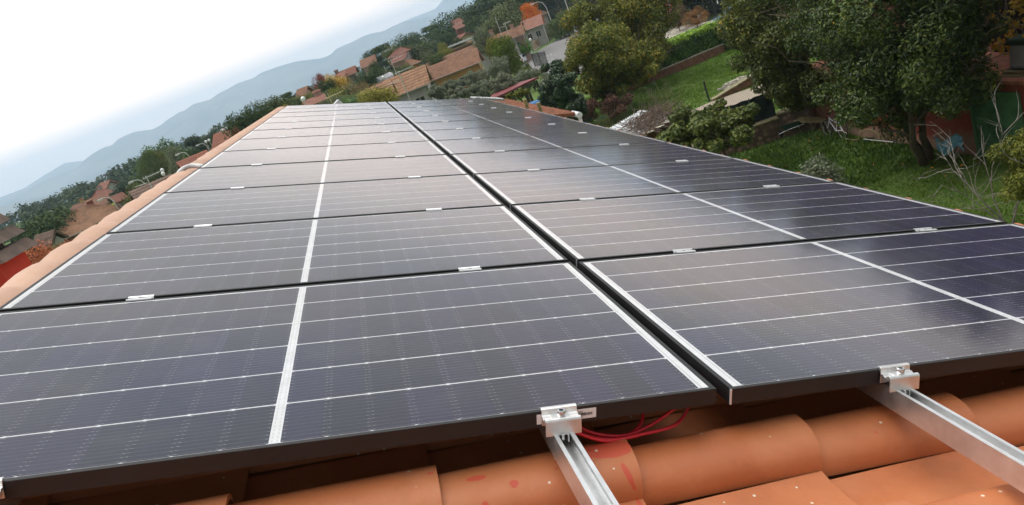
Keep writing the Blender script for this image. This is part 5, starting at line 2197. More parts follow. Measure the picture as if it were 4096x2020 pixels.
T = [
 (1385, 340, 98, 110, 50, 'airy', GG, 'grey olive hiding the foot of the grey two storey house'),
 (1455, 340, 96, 70, 50, 'round', OG, 'olive green bush right of the grey house foot'),
 (150, 856, 88, 165, 165, 'round', DG, 'large dark evergreen oak beyond the chimney'),
 (62, 905, 92, 90, 100, 'round', DG, 'dark tree whose edge shows between the chimney and the big oak'),
 (228, 868, 95, 75, 60, 'round', YG, 'yellow green tree right of the big dark oak'),
 (150, 975, 40, 150, 110, 'airy', (.26, .085, .045), 'reddish brown tree rising behind the ridge beside the chimney'),
 (212, 985, 42, 70, 60, 'round', (.10, .10, .03), 'small brown green tree right of the reddish one'),
 (285, 850, 92, 60, 80, 'airy', BR, 'thin brown tree between the dark oak and the hip roofed house'),
 (335, 925, 58, 150, 75, 'round', (.055, .065, .035), 'dark grey green tree top in front of the hip roofed house'),
 (440, 865, 62, 70, 60, 'airy', (.16, .12, .04), 'russet tree top at the right corner of the hip roofed house'),
 (478, 735, 105, 66, 92, 'round', (.025, .040, .030), 'blue green dark tree behind the red hip roof house'),
 (445, 815, 92, 70, 50, 'round', (.19, .23, .03), 'lime green bush beside the yellow striped house'),
 (525, 748, 78, 70, 110, 'round', OG, 'olive green tree left of the grey gable house'),
 (500, 830, 70, 80, 60, 'round', BR, 'brownish tree below the olive green one'),
 (575, 610, 118, 62, 130, 'tall', MG, 'tall green tree left of the pale pointed one'),
 (618, 600, 120, 70, 120, 'round', OG, 'dull green tree under the umbrella pine'),
 (672, 590, 110, 62, 125, 'tall', (.10, .12, .075), 'pale grey green pointed tree before the umbrella pine'),
 (700, 655, 95, 80, 70, 'round', (.07, .08, .045), 'grey green tree behind the conduit'),
 (555, 655, 125, 60, 90, 'round', MG, 'mid green tree left of the tall ones'),
 (622, 573, 150, 178, 92, 'umbrella', (.045, .085, .022), 'wide umbrella pine with a flat green crown'),
 (762, 552, 125, 74, 80, 'cedar', (.030, .042, .030), 'layered dark cedar beside the brick red roof'),
 (765, 600, 120, 45, 60, 'tall', DG, 'narrow dark tree below the cedar'),
 (815, 545, 135, 60, 60, 'round', DG, 'dark tree between the cedar and the yellow house'),
 (838, 525, 150, 60, 45, 'round', (.035, .050, .032), 'small dark tree by the white shed'),
 (958, 441, 72, 118, 100, 'round', DG, 'dense dark oak standing above the ridge tiles'),
 (1012, 462, 76, 60, 50, 'round', MG, 'smaller tree touching the dense dark oak'),
 (938, 510, 70, 34, 50, 'round', (.10, .045, .025), 'small red brown tree under the dense dark oak'),
 (1068, 395, 74, 112, 92, 'round', (.045, .06, .024), 'rounded olive green oak right of the dense dark one'),
 (1105, 405, 76, 60, 55, 'round', OG, 'green oak at the far end of the ridge'),
 (1128, 425, 55, 60, 30, 'round', (.22, .17, .04), 'low yellowish bush at the far ridge end'),
 (1150, 370, 140, 56, 46, 'cedar', DG, 'flat topped dark tree right of the olive green oak'),
 (1205, 360, 145, 60, 40, 'round', DG, 'low dark tree behind the small tan house'),
 (1150, 398, 80, 90, 36, 'round', MG, 'green bush left of the small tan house'),
 (1235, 372, 85, 60, 40, 'round', OG, 'olive green bush right of the small tan house'),
 (1262, 302, 95, 46, 100, 'tall', RD, 'slender dark red tree left of the yellow one'),
 (1325, 296, 110, 82, 70, 'round', YL, 'bright yellow tree beside the dark red one'),
 (1298, 318, 88, 56, 62, 'round', DG, 'dark green round tree between the red and yellow ones'),
 (1285, 368, 78, 60, 45, 'airy', GG, 'grey green olive below the red tree'),
 (1338, 350, 76, 50, 50, 'round', YG, 'yellow green tree below the yellow one'),
 (1405, 375, 58, 110, 50, 'airy', (.09, .14, .06), 'soft green tree just behind the array by the aerial'),
 (1322, 385, 60, 90, 40, 'airy', GG, 'low grey olive left of the soft green tree'),
 (1490, 348, 56, 120, 62, 'round', (.15, .14, .03), 'yellow brown tree at the left end of the coppo roof'),
 (1445, 328, 78, 76, 70, 'round', BR, 'brown green tree below the grey house'),
 (1462, 286, 96, 96, 72, 'round', DG, 'dark tree right of the grey house'),
 (1470, 208, 175, 62, 62, 'round', DG, 'dark tree on the skyline left of the pink tower house'),
 (1492, 245, 140, 46, 60, 'round', DG, 'dark tree in front of the pinkish low house'),
 (1530, 178, 165, 84, 76, 'cedar', DG, 'broad dark tree behind the pink tower house'),
 (1597, 145, 185, 92, 66, 'round', (.035, .055, .024), 'round topped tree on the skyline'),
 (1560, 182, 160, 60, 50, 'round', OG, 'light topped tree just left of the pink tower house'),
 (1655, 174, 140, 88, 66, 'round', (.06, .075, .035), 'grey green round tree right of the pink tower house'),
 (1700, 205, 135, 54, 42, 'airy', GG, 'grey olive right of the grey green round tree'),
 (1525, 275, 120, 56, 46, 'airy', GG, 'grey bush below the pink tower house'),
 (1600, 262, 110, 60, 45, 'round', MG, 'green bush in front of the orange house'),
 (1665, 262, 105, 46, 36, 'round', OG, 'olive green bush right of the orange house'),
 (1762, 64, 190, 120, 92, 'round', (.035, .06, .025), 'big tree with a pale green top on the skyline'),
 (1705, 108, 195, 70, 60, 'cedar', (.04, .06, .03), 'spreading tree left of the big pale topped one'),
 (1652, 130, 200, 46, 40, 'round', (.06, .08, .06), 'small bluish tree on the skyline gap'),
 (1745, 130, 180, 90, 60, 'round', DG, 'dark tree in the shade of the big pale topped one'),
 (1895, 0, 195, 150, 110, 'round', (.045, .065, .028), 'tall tree cut by the top of the picture, left of the others'),
 (1850, 45, 200, 70, 60, 'round', DG, 'dark tree beside the red tower house'),
 (1885, 70, 170, 80, 70, 'round', DG, 'dark tree right of the red tower house'),
 (1975, 30, 130, 132, 96, 'round', (.075, .088, .042), 'large grey green round tree before the dark wood'),
 (1990, -90, 200, 190, 170, 'round', DG, 'dark wood tree above the large grey green one'),
 (2065, -110, 185, 140, 200, 'round', DG, 'dark tree left of the orange tree'),
 (2045, 50, 150, 60, 70, 'round', MG, 'green tree between the grey green one and the orange one'),
 (2155, -130, 190, 150, 190, 'cedar', (.022, .034, .024), 'dark conifer behind the street lamp head'),
 (2230, -150, 180, 160, 210, 'cedar', (.022, .034, .026), 'dark conifer right of the street lamp head'),
 (2108, 12, 148, 60, 92, 'tall', OR_, 'flame orange tree beside the street lamp head'),
 (2100, 28, 150, 50, 48, 'round', (.40, .085, .02), 'red orange crown of the small tree beside the flame orange one'),
 (1912, 110, 118, 66, 56, 'airy', GG, 'grey olive behind the long tiled roof'),
 (1988, 156, 82, 104, 116, 'cone', (.062, .088, .012), 'golden green cypress with a pointed tip'),
 (1966, 150, 86, 56, 60, 'round', (.10, .10, .012), 'yellowish cypress behind the golden green one'),
 (2035, 200, 92, 50, 50, 'round', OG, 'dull green bush right of the golden cypress'),
 (2070, 164, 121, 66, 56, 'round', (.055, .13, .012), 'bright green bush left of the parked white cars'),
 (2132, 122, 150, 88, 46, 'airy', GG, 'grey olive above the log fence'),
 (2180, 92, 172, 80, 56, 'round', (.05, .045, .03), 'brown green tree behind the log fence'),
 (2240, 45, 140, 90, 100, 'round', MG, 'mid green tree behind the street lamp pole'),
 (2290, 35, 150, 90, 90, 'round', DG, 'dark green tree right of the street lamp pole'),
 (2320, -150, 160, 130, 210, 'round', OG, 'olive green tree cut by the top edge, right of the lamp'),
 (2250, 92, 165, 60, 45, 'round', DG, 'low dark tree at the end of the log fence'),
 (1760, 172, 130, 40, 46, 'round', YG, 'lime yellow tree by the tan flat roof'),
 (1790, 192, 122, 34, 46, 'tall', YG, 'small lime tree behind the yellow house roof'),
 (1735, 215, 120, 50, 36, 'round', MG, 'round green bush behind the yellow house roof'),
 (1818, 150, 140, 40, 32, 'round', DG, 'dark bush below the cream house'),
 (1720, 168, 155, 50, 36, 'round', (.055, .07, .045), 'grey bush by the street lamp in the village'),
 (2760, -330, 92, 280, 390, 'round', (.022, .03, .018), 'very dark tree behind the iron fence'),
 (2650, -260, 95, 200, 310, 'round', (.035, .04, .02), 'dark tree left of the closed parasol'),
 (2900, -360, 95, 260, 400, 'round', (.020, .028, .016), 'very dark tree behind the big black gate'),
 (2690, 20, 86, 60, 60, 'airy', (.10, .07, .04), 'bare reddish bush behind the iron fence'),
 (2770, 35, 84, 70, 50, 'airy', (.14, .07, .03), 'russet vine behind the iron fence'),
]
for r_ in T:
    tree_at(*r_)
OL = [
 (1998, 222, 70, 100, 100, 'tallest grey green olive, left of the parked cars'),
 (1900, 278, 66, 120, 80, 'olive in front of the yellow house gable'),
 (1800, 312, 63, 110, 70, 'olive in front of the yellow house windows'),
 (1748, 336, 60, 90, 62, 'leftmost olive, beside the coppo roof corner'),
 (2100, 270, 60, 130, 84, 'rightmost olive of the front row, below the parked cars'),
 (2205, 285, 66, 120, 90, 'grey green olive between the sliding gate and the autumn tree'),
 (2010, 285, 54, 130, 105, 'olive right behind the red carport'),
 (1915, 322, 50, 140, 90, 'nearest olive, right behind the far panels'),
 (1830, 352, 48, 120, 60, 'low olive touching the far panel edge'),
]
for k, (u, v_, D, w_, h_, lab) in enumerate(OL):
    c = far(u, v_ + h_ / 2, D)
    s = D / FPX
    near_tree('olive_tree', lab, 'tree', (c.x, c.y, 0), c, (w_ * s / 2, w_ * s / 2, h_ * s / 2), 17000, 0.12, LM['olive'], 0.30, 46, 0.30, 200 + k, 0.12, 2, 2, bark='bark')

# far woods and undergrowth, too many to count
rg = np.random.default_rng(77)


def wood(name, n, dr, azr, hr, col, seed, leaf=0.9, per=95, avoid=None):
    rg = np.random.default_rng(seed)
    PP, NN, VV = [], [], []
    for i in range(n):
        D = math.sqrt(rg.uniform(dr[0] ** 2, dr[1] ** 2))
        a = rg.uniform(*azr)
        x, y = CAM.x + math.sin(a) * D, CAM.y + math.cos(a) * D
        if avoid and avoid(x, y):
            continue
        g = float(ground_h(np.array(x), np.array(y)))
        h = rg.uniform(*hr)
        w_ = h * rg.uniform(.45, .7)
        L = lumps_round(rg, 7, w_ * .5, h * .38, h * .55, h * .24)
        P, N = crown_points(per, L, rg, .6)
        PP.append(P + np.array([x, y, g]))
        NN.append(N)
        VV.append(np.clip(rg.normal(.5, .22) + rg.normal(0, .12, per), 0, 1))
    me = leaves(name, np.concatenate(PP), np.concatenate(NN), leaf, M['far_leaf'], .7, rg, var=np.concatenate(VV), quad=True)
    o = bpy.data.objects.new(name, me)
    COL.objects.link(o)
    o.color = c4(col)
    o['kind'] = 'stuff'
    return o


wood('far_wood', 620, (260, 520), (-.95, .42), (5, 8.5), (.038, .052, .028), 1, 1.3)
wood('far_wood', 520, (500, 1200), (-.95, .42), (5, 9), (.045, .058, .032), 2, 2.2, 60)


def clear_zone(x, y):
    p = (x, y)
    if x > 5 and y < 62:
        return True
    for q in ROADP:
        if poly_mask(np.array([x]), np.array([y]), q)[0]:
            return True
    return False


ROADP = [[P2(*q) for q in [(2060, 280), (2140, 200), (2245, 140), (2340, 90), (2480, 40), (2600, 110), (2420, 210), (2330, 300), (2240, 330)]],
         [P2(*q) for q in [(2590, 320), (2620, 110), (2990, 60), (3300, 40), (3300, 110), (3100, 180), (2990, 245), (2700, 360)]]]
wood('undergrowth', 1500, (62, 200), (-.95, .5), (1.0, 2.4), (.060, .070, .030), 3, .36, 90, clear_zone)
wood('undergrowth', 1300, (150, 330), (-.95, .5), (2.0, 4.4), (.042, .057, .024), 5, .7, 90, clear_zone)

# ------------------------------------------------------------------ houses
def roof_mat(name, c, dark=0.55, sc=1.2):
    m = Mat(name, 0.9)
    P = m.pos()
    a = m.noise(P, sc, 6, .65)
    b = m.noise(P, 6.0, 4, .6)
    lo = tuple(x * dark for x in c)
    hi = tuple(min(1, x * 1.3) for x in c)
    m.color(m.ramp(a * .6 + b * .4, [(0.34, lo), (0.5, c), (0.66, hi)]))
    m.bump(b, .4, .05)
    return m.m


RM = {'terra': roof_mat('roof_terracotta', (0.205, 0.102, 0.059)), 'red': roof_mat('roof_red', (0.200, 0.085, 0.060), .7), 'brown': roof_mat('roof_brown_moss', (0.130, 0.081, 0.059)), 'pink': roof_mat('roof_pink', (0.260, 0.124, 0.087), .8),
      'coppo': roof_mat('roof_coppo', (0.248, 0.133, 0.074), .5), 'brick': roof_mat('roof_brick_red', (0.215, 0.078, 0.045), .75, .6), 'tan': roof_mat('roof_tan_flat', (0.186, 0.118, 0.071), .7, .7), 'dark': roof_mat('roof_dark_terracotta', (0.186, 0.074, 0.046), .55)}
WM = {'yellow': simple('yellow_render', (0.475, 0.338, 0.144), .9, 0, .1, .8), 'ochre': simple('ochre_render', (0.446, 0.238, 0.072), .9, 0, .14, .8), 'white': simple('white_render', (0.446, 0.439, 0.418), .9, 0, .1, .8), 'pink': simple('pink_render', (0.418, 0.274, 0.223), .9, 0, .1, .8),
      'orange': simple('orange_render', (0.432, 0.158, 0.072), .9, 0, .1, .8), 'grey': simple('grey_render', (0.288, 0.259, 0.216), .9, 0, .12, .8), 'cream': simple('cream_render', (0.432, 0.389, 0.230), .9, 0, .1, .8), 'red': simple('brick_render', (0.259, 0.086, 0.065), .9, 0, .12, .8),
      'tan': simple('tan_render', (0.302, 0.209, 0.130), .9, 0, .12, .8)}
M['gutter'] = simple('dull_gutter', (.30, .24, .20), .6, 0, .2, 3)
M['win_frame'] = simple('window_frame', (.55, .50, .42), .6)


def window(t, x, y, z, w_, h_, face='front', frame=None, pane=None):
    """face: front looks towards -y, side looks towards +x, sidel towards -x"""
    b = MB()
    f = .07
    def bx(x0, x1, z0, z1, d0, d1):
        if face == 'front':
            b.b2((x + x0, y - d1, z + z0), (x + x1, y - d0, z + z1))
        elif face == 'side':
            b.b2((x + d0, y + x0, z + z0), (x + d1, y + x1, z + z1))
        else:
            b.b2((x - d1, y + x0, z + z0), (x - d0, y + x1, z + z1))
    W2, H2 = w_ / 2, h_ / 2
    bx(-W2 - f, W2 + f, H2, H2 + f, .003, .07)
    bx(-W2 - f, -W2, -H2, H2, .003, .07)
    bx(W2, W2 + f, -H2, H2, .003, .07)
    bx(-W2 - f * 1.6, W2 + f * 1.6, -H2 - f, -H2, .003, .12)
    bx(-.025, .025, -H2, H2, .02, .05)
    o = b.build('window', frame or M['win_frame'], t)
    b = MB()
    bx(-W2, W2, -H2, H2, .004, .018)
    b.build('pane', pane or M['glass_dark'], o)
    return o


def house_at(label, u, v_, D, wpx, depth, rise, wall, rf, yaw=0.0, kind='gable', name='house', cat='house', wins=(), chim=None, over=.35, floors=1, eave_dz=0.0, pitch=.24, minwall=2.3, hscale=1.0):
    """(u, v_) = middle of the eave facing us, wpx = its width in pixels"""
    E_ = far(u, v_, D)
    az_ = math.atan2(E_.x - CAM.x, E_.y - CAM.y)
    g = float(ground_h(np.array(E_.x), np.array(E_.y)))
    W_ = wpx * D / FPX
    rz = -az_ + yaw
    t = thing(name, label, cat, (E_.x, E_.y, g), rz=rz)
    H = max(minwall, E_.z - g)
    hw_ = W_ / 2
    o = over
    fr, bk = 0.0, depth
    b = MB()
    if kind in ('gable', 'shed', 'flat'):
        b.b2((-hw_ + o, o, -.3), (hw_ - o, bk - o, H - .02))
    else:
        b.b2((-hw_ + o, o, -.3), (hw_ - o, bk - o, H - .02))
    if kind == 'gable':      # gable triangles at both ends
        m_ = depth / 2
        for x in (-hw_ + o, hw_ - o - .12):
            b.add([(x, o, H - .02), (x, bk - o, H - .02), (x, m_, H + rise * (1 - 2 * o / depth) - .04), (x + .12, o, H - .02), (x + .12, bk - o, H - .02), (x + .12, m_, H + rise * (1 - 2 * o / depth) - .04)],
                  [(0, 2, 1), (3, 4, 5), (0, 3, 5, 2), (1, 2, 5, 4)])
    if kind == 'front':      # ridge runs away from us, gable faces us
        for y in (o, bk - o - .12):
            b.add([(-hw_ + o, y, H - .02), (hw_ - o, y, H - .02), (0, y, H + rise * (1 - o / hw_) - .04), (-hw_ + o, y + .12, H - .02), (hw_ - o, y + .12, H - .02), (0, y + .12, H + rise * (1 - o / hw_) - .04)],
                  [(0, 1, 2), (3, 5, 4), (0, 2, 5, 3), (1, 4, 5, 2)])
    wo = b.build('wall', wall, t)
    V_ = Vector
    if kind == 'gable':
        wave_roof('roof', (V_((-hw_, 0, H)), V_((hw_, 0, H)), V_((hw_, depth / 2, H + rise)), V_((-hw_, depth / 2, H + rise))), rf, t, pitch=pitch, thick=.12)
        wave_roof('roof', (V_((hw_, depth, H)), V_((-hw_, depth, H)), V_((-hw_, depth / 2 + .001, H + rise)), V_((hw_, depth / 2 + .001, H + rise))), rf, t, pitch=pitch, thick=.12)
    elif kind == 'front':
        wave_roof('roof', (V_((-hw_, depth, H)), V_((-hw_, 0, H)), V_((0, 0, H + rise)), V_((0, depth, H + rise))), rf, t, pitch=pitch, thick=.12)
        wave_roof('roof', (V_((hw_, 0, H)), V_((hw_, depth, H)), V_((.001, depth, H + rise)), V_((.001, 0, H + rise))), rf, t, pitch=pitch, thick=.12)
    elif kind == 'hip':
        r0 = min(depth / 2, hw_ * .8)
        a_, b_, c_, d_ = V_((-hw_, 0, H)), V_((hw_, 0, H)), V_((hw_, depth, H)), V_((-hw_, depth, H))
        e_, f_ = V_((-hw_ + r0, depth / 2, H + rise)), V_((hw_ - r0, depth / 2, H + rise))
        wave_roof('roof', (a_, b_, f_, e_), rf, t, pitch=pitch, thick=.1)
        wave_roof('roof', (b_, c_, f_ + V_((.01, 0, 0)), f_ - V_((0, 0, .001))), rf, t, pitch=pitch, thick=.1)
        wave_roof('roof', (c_, d_, e_, f_), rf, t, pitch=pitch, thick=.1)
        wave_roof('roof', (d_, a_, e_ - V_((0, 0, .001)), e_ - V_((.01, 0, 0))), rf, t, pitch=pitch, thick=.1)
    elif kind == 'shed':
        wave_roof('roof', (V_((-hw_, 0, H)), V_((hw_, 0, H)), V_((hw_, depth, H + rise)), V_((-hw_, depth, H + rise))), rf, t, pitch=pitch, thick=.1)
    elif kind == 'flat':
        b = MB()
        b.b2((-hw_, 0, H), (hw_, depth, H + .12))
        b.build('roof', rf, t)
        b = MB()
        for lo, hi in (((-hw_, 0), (hw_, .18)), ((-hw_, depth - .18), (hw_, depth)), ((-hw_, .18), (-hw_ + .18, depth - .18)), ((hw_ - .18, .18), (hw_, depth - .18))):
            b.b2((*lo, H + .12), (*hi, H + .35))
        b.build('parapet', wall, t)
    if not wins and H > 2.6 and kind != 'flat' and W_ > 2.2:
        wins = (('front', .28, H - 1.35, .8, 1.0), ('front', .7, H - 1.35, .8, 1.0))
    if W_ > 2.0 and kind in ('gable', 'shed', 'hip'):
        b = MB()
        b.tube([(-hw_, -.06, H - .05), (hw_, -.06, H - .05)], .06, 6)
        b.tube([(hw_ - o - .1, -.06, H - .1), (hw_ - o - .1, o - .06, H - .4), (hw_ - o - .1, o - .06, 0)], .045, 6)
        b.build('gutter', M['gutter'], t)
    for (face, f, z, w_, h_) in wins:
        if face == 'front':
            window(t, -hw_ + o + f * (W_ - 2 * o), o, z, w_, h_)
        elif face == 'side':
            window(t, hw_ - o, o + f * (depth - 2 * o), z, w_, h_, 'side')
        else:
            window(t, -hw_ + o, o + f * (depth - 2 * o), z, w_, h_, 'sidel')
    if chim:
        for (fx, fy, hh) in chim:
            b = MB()
            b.box((-hw_ + fx * W_, fy * depth, H + rise * .5 + hh / 2), (.6, .5, rise + hh))
            c_ = b.build('chimney', wall, t)
            b = MB()
            b.box((-hw_ + fx * W_, fy * depth, H + rise + hh + .08), (.8, .7, .14), taper=.7)
            b.build('cap', rf, c_)
    return t


house_at('hip roofed terracotta house with an orange upper gable, beyond the left ridge', 372, 905, 84, 300, 9, 1.9, WM['red'], RM['coppo'], 0.03, 'hip', chim=((.62, .6, .25),), wins=(('front', .6, 1.6, 1.2, 1.0), ('front', .8, 1.6, 1.2, 1.0)))
house_at('small orange gabled upper house with a bay opening, on the hip roofed house', 368, 862, 90, 105, 5, 1.0, WM['orange'], RM['pink'], -.1, 'front', wins=(('front', .5, 3.6, 1.1, .7),))
house_at('white end wall with two dark windows under a brownish roof, far left', 243, 960, 66, 62, 4, .9, WM['white'], RM['brown'], .35, 'front', wins=(('front', .35, 2.2, .5, .8), ('front', .68, 2.2, .5, .8)))
house_at('low house with a row of yellow dormer fronts under its terracotta roof', 366, 838, 118, 118, 7, 1.0, WM['yellow'], RM['terra'], 0, 'shed', wins=tuple(('front', f, 3.6, .5, .5) for f in (.12, .3, .48, .66, .84)))
house_at('upper terracotta roof above the yellow dormer fronts', 372, 820, 124, 120, 5, .9, WM['yellow'], RM['dark'], 0, 'gable', chim=((.3, .5, .4),))
house_at('white house with a red hip roof between dark trees, left', 425, 779, 128, 66, 6, 1.1, WM['white'], RM['red'], .2, 'hip', chim=((.6, .5, .3),))
house_at('white gabled building just above the red hip roof', 452, 742, 150, 46, 6, 1.1, WM['white'], RM['pink'], .3, 'front')
house_at('dark red roofed shed with a pale wall right of the dark blue green tree', 492, 800, 84, 50, 4, .6, WM['grey'], RM['dark'], .1, 'shed')
house_at('grey gable house with a mossy brown roof, right beyond the ridge tiles', 632, 766, 52, 160, 3.2, .62, WM['grey'], RM['brown'], .10, 'gable', wins=(('sidel', .5, 3.4, .8, .8),))
house_at('brick red roofed house with a maroon underside beyond the conduit', 800, 664, 72, 118, 5, 1.0, WM['red'], RM['brick'], .10, 'gable')
house_at('yellow two storey house with a red roof beside the ridge', 893, 566, 96, 90, 6, 1.1, WM['yellow'], RM['brick'], -.25, 'gable', wins=(('front', .7, 4.4, .9, 1.3), ('front', .5, 4.4, .5, 1.3), ('side', .5, 4.4, .9, 1.2)))
house_at('lower yellow wing with a sloping red roof', 872, 605, 90, 80, 4, .7, WM['yellow'], RM['brick'], -.25, 'shed')
house_at('white industrial shed on the skyline by the dark oak', 896, 528, 190, 50, 9, .8, WM['white'], WM['white'], .1, 'gable')
house_at('small red roof with a white chimney above the ridge', 985, 525, 88, 54, 4, .5, WM['red'], RM['dark'], .1, 'gable', chim=((.15, .3, .3),))
house_at('higher small red roof nearer the rounded oak', 1022, 500, 92, 50, 4, .5, WM['pink'], RM['dark'], .1, 'gable')
house_at('small tan house with an orange sloping roof', 1203, 388, 112, 46, 5, 1.1, WM['pink'], RM['terra'], -.3, 'gable')
house_at('row of low pink roofs at the far left panel corner', 1268, 413, 64, 90, 5, .5, WM['pink'], RM['pink'], .05, 'gable', chim=((.75, .5, .3),))
house_at('grey two storey house with a red roof below the skyline', 1385, 305, 120, 84, 5, 1.0, WM['grey'], RM['dark'], -.12, 'gable', wins=(('front', .38, 3.6, .9, .9), ('front', .5, .9, 1.5, 1.5), ('sidel', .5, 2.8, .9, .9)), chim=((.08, .5, .3),))
house_at('low pinkish lean to joined to the grey house', 1362, 322, 116, 36, 5, 1.0, WM['grey'], RM['pink'], -.12, 'shed')
house_at('low pink house with a terracotta roof on the slope', 1476, 262, 160, 66, 7, 1.6, WM['pink'], RM['terra'], -.1, 'gable', wins=(('front', .8, 1.8, .8, .8),))
house_at('three storey pink house with a row of blue windows under its red roof', 1585, 222, 135, 78, 6.5, 1.0, WM['pink'], RM['red'], -.3, 'hip', wins=())
tp = [o for o in bpy.data.objects if o.get('label', '').startswith('three storey pink')][0]
Wt = 78 * 135 / FPX
Ht = far(1585, 222, 135).z
BL = simple('deep_blue_glass', (.02, .05, .20), .2)
for k in range(5):
    window(tp, -Wt / 2 + .35 + (k + .5) * (Wt - .7) / 5, .35, Ht - .75, .42, .75, 'front', M['white_metal'], BL if k in (2, 3) else M['glass_dark'])
for k in range(3):
    window(tp, Wt / 2 - .35, 1.3 + k * 1.9, Ht - .75, .9, .8, 'side', M['white_metal'], M['glass_dark'])
window(tp, -.9, .35, Ht - 3.1, .6, .8)
window(tp, .4, .35, Ht - 3.1, .9, 1.3)
window(tp, -.7, .35, 1.2, .9, 1.6)
house_at('lower red roofed wing of the pink house', 1590, 246, 130, 64, 3, .8, WM['pink'], RM['red'], -.3, 'shed')
house_at('bright orange house with an arched porch', 1652, 258, 118, 70, 6, .9, WM['orange'], RM['terra'], .18, 'hip', wins=(('front', .3, 1.4, .9, 1.5), ('front', .65, 3.4, .7, .9), ('front', .85, 3.4, .5, .9)))
house_at('low building with a broad tan roof behind the long tiled roofs', 1560, 342, 88, 210, 6, .55, WM['tan'], RM['tan'], 0.02, 'shed', minwall=2.0)
house_at('long ochre house with a cream gable and red brown tiled roof', 1822, 286, 104, 210, 6.4, 1.75, WM['ochre'], RM['terra'], -.10, 'gable', name='long_house', wins=(('front', .18, 2.0, 1.6, 1.1), ('front', .62, 2.0, 1.7, 1.2), ('side', .5, 2.4, .35, 1.2)), pitch=.22)
house_at('cream end wall of the long ochre house', 1929, 244, 106.5, 44, .8, 1.6, WM['cream'], RM['pink'], .95, 'front', wins=(('front', .55, 2.0, .35, 1.0),), name='gable_annex')
house_at('long terracotta roof running behind the ochre house', 1890, 216, 118, 370, 5, 1.15, WM['white'], RM['terra'], .0, 'gable', name='long_house', pitch=.24)
house_at('terracotta roofed house with a dark open porch at its right end', 2032, 160, 120, 140, 5, 1.3, WM['pink'], RM['terra'], -.05, 'gable', wins=(), chim=((.12, .3, .9), (.7, .5, .5)), pitch=.24)
house_at('coppo tiled roof just beyond the panels, nearer than the ochre house', 1632, 366, 66, 186, 5.2, 1.5, WM['white'], RM['coppo'], -.10, 'gable', wins=(), pitch=.25)
house_at('small coppo tiled roof corner at the far panel edge', 1520, 402, 60, 130, 4.4, 1.1, WM['white'], RM['coppo'], -.08, 'gable', pitch=.25, minwall=2.0)
house_at('tall dark red house with a stepped red roof, on the skyline', 1838, 92, 185, 40, 6, 1.2, WM['red'], RM['red'], .25, 'gable', wins=(('front', .5, 4.0, 1.3, 1.3),))
house_at('lower red roofed part of the skyline house', 1845, 110, 180, 42, 3, 1.0, WM['red'], RM['red'], .25, 'shed', wins=(('front', .4, 2.2, 1.6, 1.1),))
house_at('cream house with a small red porch roof', 1870, 146, 160, 60, 6, .8, WM['cream'], RM['red'], .3, 'front', wins=(('front', .45, 1.8, 1.8, 1.5),))
house_at('tan flat roofed building with a white framed terrace', 1845, 190, 138, 110, 8, .3, WM['tan'], RM['tan'], .1, 'flat', wins=(('front', .75, 2.2, 1.6, 1.0),))
house_at('pale red roofed house right of the orange tree', 2128, 113, 142, 96, 7, 1.7, WM['white'], RM['pink'], -.05, 'gable')
house_at('grey stone gable behind the orange tree', 2152, 70, 168, 46, 6, 1.1, WM['grey'], RM['brown'], -.2, 'front')
house_at('pale shed with a pinkish roof seen past the iron fence', 2610, 12, 100, 90, 6, .8, WM['cream'], RM['pink'], .1, 'shed')
house_at('tiny orange roofed house on the skyline gap', 1660, 162, 210, 22, 6, 1.3, WM['cream'], RM['pink'], .3, 'gable')

# white terrace frame, solar collector, garden sheds
def frame_at(label, u, v_, D, w_, d_, h_, mat, name='pergola', cat='pergola', rz=0.0):
    p = far(u, v_, D)
    g = float(ground_h(np.array(p.x), np.array(p.y)))
    t = thing(name, label, cat, (p.x, p.y, g), rz=-math.atan2(p.x - CAM.x, p.y - CAM.y) + rz)
    H = max(h_, p.z - g)
    for x in (-w_ / 2, w_ / 2):
        for y in (0, d_):
            b = MB()
            b.box((x, y, H / 2), (.14, .14, H))
            b.build('post', mat, t)
    b = MB()
    b.box((0, 0, H), (w_ + .3, .16, .2))
    b.box((0, d_, H), (w_ + .3, .16, .2))
    for k in range(7):
        b.box((-w_ / 2 + k * w_ / 6, d_ / 2, H + .16), (.08, d_ + .3, .1))
    b.build('beams', mat, t)
    return t


frame_at('white terrace frame on the tan flat roofed building', 1838, 172, 136, 5.0, 2.4, 2.4, M['white_metal'])
p = far(1530, 300, 96)
t = thing('greenhouse', 'pale grey polytunnel roof between the trees', 'greenhouse', (p.x, p.y, 0), rz=.35)
b = MB()
b.extr([(math.cos(a * PI / 8), p.z - .7 + .7 * math.sin(a * PI / 8)) for a in range(9)] + [(-1, 0), (1, 0)], 'x', -1.0, 1.0)
b.build('shell', M['grey_plastic'], t)

